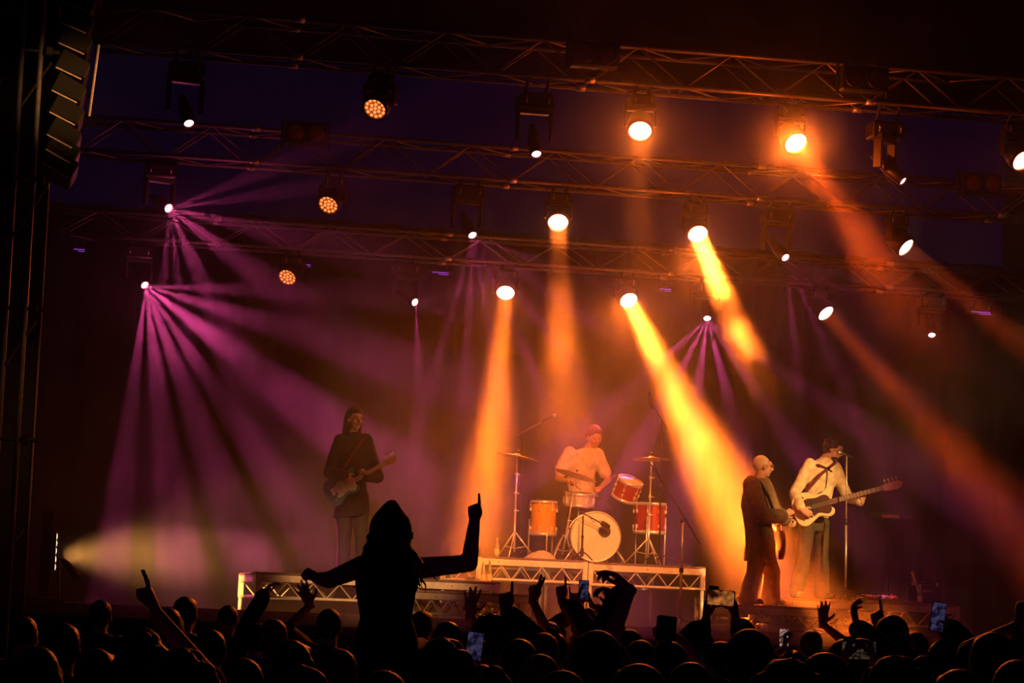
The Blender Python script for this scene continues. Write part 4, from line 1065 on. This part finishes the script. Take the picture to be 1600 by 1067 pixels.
# ---------------------------------------------------------------- drummer
ys = 3.2
g0 = W(L(925, 870, ys).x, ys, Z2)
J = dict(head=J_(929, 683, -.04), neck=J_(920, 701, .0), chest=J_(910, 723, .02), waist=J_(908, 760, .06), pel=J_(912, 784, .08), shL=J_(934, 708, .02), shR=J_(888, 707, .02), elL=J_(950, 750, -.12), elR=J_(872, 748, -.10), wrL=J_(938, 762, -.34), wrR=J_(890, 752, -.36),
         fwd=-EY, face=-EY - ZUP * .35 + EX * .1, k=1.02, base=g0)
for n, q in (('L', 1), ('R', -1)):
    J['hip' + n] = J_(912 + q * 13, 786, .05); J['kn' + n] = J_(914 + q * 38, 800, -.38); p = L(916 + q * 40, 868, ys); J['an' + n] = W(p.x, ys - .42, Z2 + .09); J['foot' + n] = -EY
person('drummer in a pale T-shirt and reddish hair bending over the drums', J, m_skin, (cl['white'], .36, .022), (cl['black'], .012, 0), hr=('mop', m_hairr), eyes=True, seed=5,
       hands={'L': (-EX * .6 - EY * .5 - ZUP * .1, -ZUP, None, 'grip'), 'R': (EX * .3 - EY * .7, -ZUP, None, 'grip')}, voxel=.009)
for nm, a_, b_ in (('drumstick held low over the snare by the drummer', J['wrR'] + V(.02, -.06, -.01), S(908, 766, ys - .75)), ('drumstick raised towards the red tom by the drummer', J['wrL'] + V(-.04, -.05, -.01), S(962, 742, ys - .8))):
    M = Mesh(); d = b_ - a_; M.path([d * -.2, V(0, 0, 0), d * .8, d * .96, d], [.008, .008, .0065, .006, .004], 8); tag(M.build('drumstick', mat('hickory', (.7, .5, .25), .5, 0, .1, 30), None, True, loc=a_), nm, 'drumstick')
# ---------------------------------------------------------------- singer, turned away to the bass player
ys = -.45
g0 = W(L(1186, 944, ys).x, ys, Z6)
J = dict(head=J_(1192, 729), neck=J_(1186, 748, .02), chest=J_(1182, 782, .02), waist=J_(1184, 818, .02), pel=J_(1186, 845, .02), shR=J_(1174, 755, -.12), shL=J_(1193, 755, .17), elR=J_(1190, 806, -.20), wrR=J_(1224, 806, -.16), elL=J_(1210, 800, .14), wrL=J_(1228, 812, .10),
         fwd=EX, face=EX + EY * .12 + ZUP * .02, k=.98, base=g0)
J['hipR'] = J_(1186, 850, -.08); J['hipL'] = J_(1190, 850, .10); J['knR'] = J_(1178, 896, -.10); J['knL'] = J_(1206, 894, .14)
p = L(1164, 940, ys); J['anR'] = W(p.x, ys - .10, Z6 + .085); p = L(1208, 940, ys); J['anL'] = W(p.x, ys + .12, Z6 + .085); J['footR'] = EX; J['footL'] = EX
sg = person('singer with cropped bleached hair and loose dark jacket turned to the bass player', J, m_skin, (cl['brown'], .94, .038, .12), (cl['brown'], .034, .035), hr=('crop', m_hairw), eyes=True, seed=6,
       hands={'R': (EX * .8 + ZUP * .5, EY, None, 'relaxed'), 'L': (EX * .5 - ZUP * .4, EY * -1, None, 'grip')}, voxel=.008)
c = J['head'] - g0; x_, f_, u_ = head_axes(J['face']); M = Mesh()
for q in (-1, 1):
    pts = [c + f_ * .105 + x_ * (q * .034) + (x_ * (.026 * math.cos(t * .7)) + u_ * (.020 * math.sin(t * .7))) + u_ * .006 for t in range(10)]; M.path(pts, .0035, 5)
    M.path([c + f_ * .10 + x_ * q * .06 + u_ * .012, c + x_ * q * .079 + f_ * .05 + u_ * .012, c + x_ * q * .081 - f_ * .02 + u_ * .008], .003, 5)
M.path([c + f_ * .112 + x_ * -.010 + u_ * .01, c + f_ * .115 + u_ * .014, c + f_ * .112 + x_ * .010 + u_ * .01], .003, 5); M.build('spectacles', mat('gold wire', (.9, .65, .3), .3, .8), sg, True)
gp = J_(1219, 846, -.02)
guitar('red-brown electric guitar hanging edge-on in front of the singer', gp, (EY * .95 + ZUP * .30 + EX * .1), EX + EY * -.08, m_gcream, m_guardw, m_rose, m_gred, 1.0, .62, edge=m_gred)
strap('thin black strap across the back of the singer', [J_(1214, 812, -.06), J_(1200, 775, -.20), J_(1186, 752, -.16), J_(1176, 750, .0), J_(1170, 790, .12)], cl['black'])
# ---------------------------------------------------------------- bass player
ys = .86
g0 = W(L(1262, 927, ys).x, ys, Z4)
J = dict(head=J_(1302, 702, -.06), neck=J_(1290, 717, .0), chest=J_(1283, 748, .02), waist=J_(1276, 788, .04), pel=J_(1271, 815, .05), shR=J_(1264, 725, -.05), shL=J_(1306, 729, .05), elR=J_(1242, 770, -.08), wrR=J_(1252, 796, -.34), elL=J_(1324, 776, -.02), wrL=J_(1347, 784, -.33),
         fwd=(-EY * .8 + EX * .6), face=(EX * .92 - EY * .38 - ZUP * .30), k=1.02, base=g0)
for n, hx, kx, ax_ in (('R', 1262, 1256, 1244), ('L', 1283, 1284, 1284)):
    o = -.03 if n == 'R' else .06
    J['hip' + n] = J_(hx, 818, o); J['kn' + n] = J_(kx, 868, o - .03); p = L(ax_, 922, ys + o); J['an' + n] = W(p.x, ys + o, Z4 + .085)
J['footR'] = (-EY + EX * .2).normalized(); J['footL'] = (-EY * .8 + EX * .6).normalized()
gneck = (S(1372, 762, ys - .40) - S(1268, 790, ys - .24)).normalized()
bp = person('bass player in a cream shirt looking down by the tripod microphone stand', J, m_skin, (cl['cream'], .93, .014, -.1), (cl['olive'], .014, .035), hr=('mop', m_hair), eyes=True, seed=9,
       hands={'R': (EX * .72 - ZUP * .35 - EY * .2, EY, None, 'droop'), 'L': (ZUP * .75 + EX * .2, -EX * .5 + EY, None, 'grip')}, voxel=.008)
c = J['head'] - g0; x_, f_, u_ = head_axes(J['face'])
M = Mesh(); M.ell(c + f_ * .03 - u_ * .085, (x_, f_, u_), (.056, .062, .036), 12, 8); M.ell(c + f_ * .088 - u_ * .035, (x_, f_, u_), (.030, .014, .010), 10, 6); fuse(M, 'beard', m_hair, .008, bp, None, 2, .8)
gp = S(1277, 790, ys - .26)
guitar('cream bass guitar with a dark pickguard held by the bass player', gp, gneck, -EY + ZUP * .10, m_gcream, m_guardd, m_rose, m_maple, 1.22, ((S(1408, 752, ys - .45) - gp).length) / 1.22 - .19, bass=True)
strap('wide dark strap over the shoulder of the bass player', [gp + V(-.2, -.03, .05), S(1262, 765, ys - .22), S(1284, 740, ys - .20), S(1306, 722, ys - .08), S(1304, 720, ys + .08)], cl['maroon'])
# ================================================================ audience
PALM = {'cam': V(0, -1, 0), 'away': V(0, 1, 0), 'left': V(-1, 0, 0), 'right': V(1, 0, 0)}
def fan(px, py, dist, label, hr=('short', m_hair), top=None, bottom=None, yaw=0.0, arms=None, skin=m_skin, seed=0, female=False, lean=0.0, voxel=.0075, group='people in the crowd', shift=0.0, face=None):
    """one person of the audience; px, py = top of the head"""
    t = D(px, py, dist); H = t.z; base = V(t.x + shift, t.y, 0)
    J = std_joints(base, H, yaw, lean); k = J['k']; hands = {}
    if face is not None: J['face'] = face
    for n, (wx, wy, dd, pose, tx, ty, palm, thumb) in (arms or {}).items():
        w = D(wx, wy, dist + dd); tip = D(tx, ty, dist + dd)
        sh = J['sh' + n]; v = w - sh
        if v.z > .15: J['sh' + n] = sh + ZUP * .05 * k      # a raised arm lifts its shoulder
        el, wr = ik(J['sh' + n], w, .31 * k, .27 * k, V(.6 if n == 'R' else -.6, .25, -.5))
        J['el' + n] = el; J['wr' + n] = wr; hands[n] = (tip - w, PALM[palm], thumb, pose)
    return person(label, J, skin, top or (cl['black'], .4, .01), bottom or (cl['denim'], .01, 0), None, hr, hands, voxel if arms else .013, .4 if arms else .35, group, female, seed)
m_screens = {}
def screen_mat(name, a, b, es, sc=30):
    m = bpy.data.materials.new(name); m.use_nodes = True; nt = m.node_tree; p = nt.nodes['Principled BSDF']; p.inputs['Base Color'].default_value = (.01, .01, .01, 1); p.inputs['Roughness'].default_value = .15
    tc = nt.nodes.new('ShaderNodeTexCoord'); n = nt.nodes.new('ShaderNodeTexNoise'); n.inputs['Scale'].default_value = sc; r = nt.nodes.new('ShaderNodeValToRGB')
    nt.links.new(tc.outputs['Object'], n.inputs['Vector']); nt.links.new(n.outputs['Fac'], r.inputs[0]); nt.links.new(r.outputs[0], p.inputs['Emission Color']); p.inputs['Emission Strength'].default_value = es
    r.color_ramp.elements[0].position = .42; r.color_ramp.elements[0].color = a + (1,); r.color_ramp.elements[1].position = .68; r.color_ramp.elements[1].color = b + (1,); m.cycles.emission_sampling = 'NONE'
    return m
def phone(px, py, dist, label, w=.072, h=.15, tilt=0.0, yaw=0.0, pitch=.1, screen=None):
    """smartphone held up, its screen facing back to its owner (towards us)"""
    r = thing('smartphone', label, 'phone', D(px, py, dist), 0, 'phones held up in the crowd'); r.rotation_euler = Euler((pitch, tilt, yaw), 'XYZ')
    Mesh().box(V(0, 0, 0), (w, .009, h), bev=.0035).build('case', m_blackplastic, r, True)
    Mesh().box(V(0, -.0048, 0), (w * .92, .001, h * .94)).build('screen', screen or m_blackplastic, r)
    Mesh().box(V(-w * .25, .006, h * .36), (w * .35, .005, w * .4), bev=.002).build('camera_bump', m_blackmetal, r)
S_stage = screen_mat('phone showing the stage', (.03, .005, .002), (1, .30, .06), .6, 22)
S_blue = screen_mat('violet phone picture and reflection', (.05, .03, .12), (.45, .40, .95), .10, 35)
S_dim = screen_mat('phone with a dim picture', (.02, .012, .01), (.4, .25, .14), .18, 90)
S_white = screen_mat('phone with a bright picture', (.02, .008, .02), (1, .55, .45), .5, 70)
# ---------------------------------------------------------------- woman on shoulders, arms out
dw = 14.7
def Dw(px, py, o=0.0): return D(px, py, dw + o)
cb_ = Dw(604, 960)
J = dict(head=Dw(613, 832, .02), neck=Dw(607, 872, -.02), chest=Dw(603, 915, -.02), waist=Dw(602, 965, -.02), pel=Dw(604, 1010, -.02), shL=Dw(566, 885, -.02), shR=Dw(648, 888, -.02),
         elL=Dw(514, 906, .10), wrL=Dw(494, 903, .32), elR=Dw(733, 880, .04), wrR=Dw(741, 816, .03), fwd=V(0, 1, 0), face=V(.62, 1, -.05), k=.97, arm=1.22, base=V(cb_.x, dw, 0))
hz_ = J['pel'].z - .03
for n, q in (('L', -1), ('R', 1)):
    J['hip' + n] = V(J['pel'].x + q * .085, J['pel'].y, hz_); J['kn' + n] = V(J['pel'].x + q * .17, J['pel'].y + .36, hz_ + .02); J['an' + n] = V(J['pel'].x + q * .13, J['pel'].y + .40, hz_ - .40); J['foot' + n] = V(0, 1, -.2).normalized()
hero = person('woman in a pointed beanie carried on shoulders, one arm raised pointing up', J, m_skin, (cl['black'], .02, .010, .10), (cl['denim'], .0, 0), m_blackplastic, ('wavy', m_hairb), female=True, seed=21, voxel=.007, ratio=.4,
              hands={'R': (ZUP + V(-.05, 0, 0), V(0, 1, 0), None, 'point'), 'L': (V(-.8, .5, .35), V(.3, .6, -.6), None, 'fist')})
c = J['head'] - J['base']; x_, f_, u_ = head_axes(J['face'])
M = Mesh(); bk = -f_ * .02
M.loft([(c + bk - u_ * .055, x_, f_, .100, .118), (c + bk - u_ * .01, x_, f_, .112, .126), (c + bk + u_ * .04, x_, f_, .112, .124), (c + bk + u_ * .085, x_, f_, .094, .104), (c + bk * 1.3 + u_ * .122, x_, f_, .062, .070), (c + bk * 1.3 + u_ * .155, x_, f_, .038, .042), (c + bk + u_ * .176, x_, f_, .018, .020)], 20)
_b = M; M = Mesh(); rc = random.Random(5)
for i in range(70):
    a = rc.uniform(0, 6.28); P0 = c + V(math.cos(a) * .085, math.sin(a) * .085 - .03, -.05); out = V(math.cos(a) * rc.uniform(.4, 1.0), -.45, 0) * rc.uniform(.10, .22); ln = rc.uniform(.14, .27); ph = rc.uniform(0, 6)
    M.path([P0 + out * (j / 7) ** 1.3 + V(.012 * math.sin(ph + 1.9 * j), .012 * math.cos(ph + 1.9 * j), -ln * j / 7) for j in range(8)], [.011, .011, .010, .010, .009, .007, .005, .002], 5)
tag(M.build('loose_curls', m_hairb, hero, True), kind='stuff'); M = _b
fuse(M, 'beanie', cl['black'], .009, hero, None, 3, .6)
M = Mesh(); M.loft([(c + bk - u_ * .075, x_, f_, .098, .114), (c + bk - u_ * .06, x_, f_, .108, .124), (c + bk - u_ * .035, x_, f_, .114, .130), (c + bk - u_ * .02, x_, f_, .104, .118)], 20); M.build('beanie_cuff', cl['black'], hero, True)
M = Mesh()
for q in (-1, 1):
    M.box(c + f_ * .108 + x_ * q * .036 - u_ * .006, (.058, .010, .042), (x_, f_, u_), bev=.004); M.path([c + f_ * .105 + x_ * q * .066, c + x_ * q * .084 + f_ * .05, c + x_ * q * .086 - f_ * .02], .004, 5)
M.build('sunglasses', m_blackplastic, hero, True)
fan(604, 962, dw + .2, 'man carrying the beanie woman on his shoulders, hidden by her back', ('short', m_hairb), seed=2)
# ---------------------------------------------------------------- people with raised hands (px, py = head top)
fan(222, 990, 8.4, 'person at the dark edge raising a big curled hand with one finger up', ('mop', m_hairb), (cl['black'], .4, .02), arms={'R': (246, 962, .25, 'point', 234, 925, 'left', -1)}, seed=31)
fan(405, 975, 18.5, 'person stretching a flat hand towards the guitarist riser corner', ('short', m_hairb), (cl['black'], 1.0, .01), arms={'L': (412, 930, .2, 'relaxed', 424, 912, 'right', 1)}, seed=32)
fan(515, 952, 18.0, 'person reaching an open hand beside the beanie woman elbow', ('short', m_hair), (cl['charcoal'], .4, .02), arms={'L': (485, 945, .2, 'open', 473, 920, 'away', -1)}, seed=33)
fan(700, 972, 15.5, 'person raising a wide open hand with spread fingers below the two bottles', ('short', m_hairb), (cl['black'], .4, .01), arms={'R': (733, 962, .15, 'open', 738, 930, 'away', -1)}, seed=34)
fan(768, 968, 14.6, 'person pointing one finger straight up in front of the grey step', ('curly', m_hairb), (cl['navy'], .9, .02), arms={'R': (789, 955, .15, 'point', 791, 925, 'away', -1)}, skin=m_skin2, seed=35)
fan(812, 985, 16.5, 'person raising two fingers in front of the drum riser', ('mop', m_hair), (cl['charcoal'], .5, .01), arms={'R': (832, 938, .2, 'two', 838, 915, 'cam', 1)}, seed=36)
fan(858, 972, 18.5, 'person with a red lit fist and one finger up below the bass drum', ('short', m_hairf), (cl['rust'], .9, .01), arms={'R': (877, 938, .1, 'point', 877, 920, 'away', -1)}, seed=37)
fan(868, 990, 17.0, 'person making horns with a dark hand beside the red lit fist', ('short', m_hairb), (cl['black'], 1.0, .01), arms={'R': (897, 950, .1, 'horns', 899, 925, 'away', -1)}, seed=38)
fan(919, 958, 20.0, 'curly person with lit hair holding up a phone to film the drums', ('curly', m_hairr), (cl['rust'], .9, .01), arms={'R': (925, 946, .15, 'grip', 918, 930, 'left', 1), 'L': (908, 948, .15, 'grip', 910, 930, 'right', -1)}, seed=39)
phone(912, 922, 20.05, 'phone with a violet screen in front of the drum riser post', .075, .15, 0, 0, 0, S_blue)
fan(1046, 1004, 10.6, 'person with a long arm stretched up and fingers pinched, holding a phone', ('short', m_hairb), (cl['black'], .4, .015), arms={'L': (984, 921, .2, 'pinch', 966, 903, 'left', 1), 'R': (1062, 1000, .3, 'grip', 1044, 985, 'left', 1)}, seed=40)
phone(1041, 982, 10.85, 'large dark phone held upright below the boom stand', .08, .10, .03, 0, 0, m_blackplastic)
fan(1002, 1000, 13.0, 'person with a raised drooping hand and light finger nails', ('long', m_hairb), (cl['black'], 1.0, .01), arms={'L': (968, 930, .15, 'droop', 950, 922, 'left', 1)}, seed=41, female=True)
fan(985, 985, 15.0, 'person holding an open palm low behind the drooping hand', ('short', m_hair), (cl['grey'], .4, .01), arms={'L': (966, 968, .1, 'open', 953, 948, 'away', -1)}, seed=42)
fan(1128, 1004, 11.6, 'person with both arms up filming the singer on a sideways phone', ('short', m_hairb), (cl['black'], .9, .015), arms={'L': (1103, 972, .25, 'grip', 1104, 950, 'right', -1), 'R': (1149, 972, .25, 'grip', 1148, 950, 'left', 1)}, seed=43)
phone(1126, 934, 11.72, 'sideways phone with a bright orange screen beside the singer legs', .125, .068, .04, 0, 0, S_stage)
fan(1268, 985, 20.0, 'person with a small raised open hand below the bass player', ('short', m_hairr), (cl['maroon'], .4, .01), arms={'R': (1285, 975, .1, 'open', 1286, 962, 'away', -1)}, seed=44)
fan(1320, 1000, 13.6, 'person holding up a flat dark hand below the tripod stand', ('short', m_hairb), (cl['black'], 1.0, .01), arms={'R': (1341, 982, .1, 'relaxed', 1334, 960, 'right', 1)}, seed=45)
fan(1358, 990, 15.5, 'person with a short raised hand beside the round dark head', ('mop', m_hair), (cl['black'], .4, .01), arms={'R': (1374, 983, .1, 'point', 1371, 965, 'away', -1)}, seed=46)
fan(1478, 1000, 12.4, 'person gripping a violet phone in a dark raised hand', ('short', m_hairb), (cl['black'], 1.0, .015), arms={'R': (1487, 984, .2, 'grip', 1476, 968, 'left', 1)}, seed=47)
phone(1465, 964, 12.55, 'phone with a violet screen held at the end of the bass riser', .07, .14, .12, .15, 0, S_blue)
fan(1608, 985, 11.5, 'person at the picture edge with a red lit hand by the ear', ('short', m_hairr), (cl['maroon'], .4, .01), arms={'L': (1592, 978, .1, 'fist', 1592, 958, 'right', -1)}, seed=48)
fan(678, 1000, 16.5, 'person filming on a small dim phone behind the wide open hand', ('short', m_hairb), (cl['black'], .4, .01), arms={'R': (697, 1004, .2, 'grip', 694, 992, 'left', 1)}, seed=49)
phone(693, 986, 16.7, 'small phone with a dim grainy picture beside the beanie woman', .078, .11, 0, 0, 0, S_dim)
fan(752, 1040, 10.4, 'person holding a tilted phone with a pale reflection low in the crowd', ('short', m_hairb), (cl['black'], .9, .01), arms={'L': (744, 1040, .25, 'grip', 741, 1020, 'right', -1)}, seed=50)
phone(741, 1010, 10.6, 'tilted phone with a violet reflection in front of the crowd', .068, .115, .12, .2, -.1, S_blue)  # its reflection is put in as a glowing screen
fan(1240, 1020, 17.0, 'person filming the singer on a small bright upright phone', ('mop', m_hairb), (cl['black'], .4, .01), arms={'L': (1226, 1012, .2, 'grip', 1226, 1000, 'right', -1)}, seed=51)
phone(1225, 996, 17.2, 'small upright phone with a bright picture below the singer', .062, .115, 0, 0, 0, S_white)
fan(1350, 1038, 11.0, 'person filming on a sideways phone with a speckled dark screen', ('short', m_hairb), (cl['black'], .9, .01), arms={'L': (1318, 1034, .2, 'grip', 1322, 1020, 'right', -1), 'R': (1366, 1034, .2, 'grip', 1362, 1020, 'left', 1)}, seed=52)
phone(1342, 1016, 11.2, 'sideways phone with a speckled dark picture below the bass riser', .15, .075, -.03, 0, 0, S_dim)
# ---------------------------------------------------------------- plain standing people: eight built, the rest copied
PROTO = [('short', m_hairb, cl['black'], False), ('curly', m_hair, cl['charcoal'], False), ('long', m_hairb, cl['black'], True), ('mop', m_hairf, cl['grey'], False), ('short', m_hairr, cl['maroon'], False), ('bun', m_hair, cl['navy'], True), ('wavy', m_hairf, cl['black'], True), ('crop', m_hairb, cl['olive'], False)]
PLAIN = [  # px, py of head top, distance, prototype, label
    (158, 938, 20, 0, 'dark head in front of the low smoke near the wing'), (290, 933, 19, 0, 'tall dark head right of the big curled hand'), (265, 950, 17, 2, 'dark head close behind the big curled hand'),
    (357, 945, 21, 7, 'small round head below the low yellow smoke'), (428, 968, 15, 4, 'head with a red rim of light below the guitarist riser'), (455, 1000, 10, 2, 'long dark hair just left of the beanie woman back'),
    (470, 1046, 8.4, 3, 'fair head with a bright orange rim at the bottom edge'), (532, 1016, 12, 4, 'red rimmed head against the beanie woman back'), (330, 985, 13, 0, 'dark head low between the curled hand and the riser'),
    (100, 975, 12, 0, 'dark head in the corner by the scaffold tower'), (38, 962, 15, 7, 'dark head against the scaffold tower poles'), (60, 1010, 9, 2, 'large dark shape of hair in the bottom corner'),
    (150, 1015, 9.5, 0, 'large dark head below the wing edge'), (285, 1030, 7.6, 1, 'large curly head below the big curled hand'), (380, 1030, 9.4, 0, 'large dark head at the bottom below the riser corner'),
    (693, 1012, 9.2, 1, 'curly head with a glowing edge beside the tilted phone'), (660, 955, 21, 0, 'small head under the grey step beside the beanie woman'), (812, 1000, 12, 0, 'dark head left of the reddish head below the drums'),
    (850, 990, 14, 4, 'reddish lit head below the raised horns'), (935, 985, 8.8, 2, 'broad dark head in the middle of the crowd'), (845, 1022, 10, 6, 'fair long-haired head with a thin rim of light below the drums'),
    (880, 1050, 7.6, 4, 'head with an orange rim at the bottom centre edge'), (1095, 985, 17, 4, 'red lit head left of the arms filming the singer'), (1172, 985, 9.6, 0, 'large dark head below the singer'),
    (1080, 1035, 8.2, 2, 'dark hair low beside the big dark phone'), (1290, 1022, 8.6, 0, 'large dark head below the small raised hand'), (1395, 962, 14.2, 0, 'round dark head standing high before the bass riser'),
    (1430, 988, 17, 4, 'red rimmed head right of the round dark head'), (1500, 998, 18, 3, 'fair head with an orange rim below the violet phone'), (1552, 990, 10, 0, 'large dark head near the picture edge'),
    (1440, 1030, 9.5, 5, 'head with a small bun low before the bass riser'), (1235, 1048, 7.3, 1, 'curly head at the bottom below the small bright phone'), (1590, 1030, 8.6, 7, 'cropped dark head in the bottom corner past the red lit hand'),
    (1400, 1040, 8.9, 1, 'curly dark head at the bottom below the round dark head'), (1000, 1040, 7.0, 0, 'dark head at the bottom below the drooping hand'), (600, 1050, 7.5, 0, 'dark head at the bottom below the beanie woman back'),
    (770, 1046, 7.9, 5, 'head with a bun at the bottom beside the tilted phone'), (1500, 1046, 8.0, 2, 'long dark hair at the bottom near the fair head')]
_made = {}; _later = []
for i, (px, py, dist, k, lab) in enumerate(PLAIN):
    if k not in _made:
        st, hm, tm, fem = PROTO[k]
        _made[k] = (fan(px, py, dist, lab, (st, hm), (tm, .42, .012), seed=60 + k, female=fem, yaw=.0), D(px, py, dist).z)
    else: _later.append((px, py, dist, k, lab))
# caps worn by two of them
flush()
def copy_tree(o, parent=None):
    c = o.copy(); COL.objects.link(c)
    if parent is not None: c.parent = parent
    for ch in list(o.children): copy_tree(ch, c)
    return c
for i, (px, py, dist, k, lab) in enumerate(_later):
    src, H0 = _made[k]; t = D(px, py, dist); c = copy_tree(src)
    s = t.z / H0; c.location = (t.x, t.y, 0); c.scale = (s * random.uniform(.96, 1.06),) * 2 + (s,); c.rotation_euler = (0, 0, random.uniform(-.35, .35)); c['label'] = lab
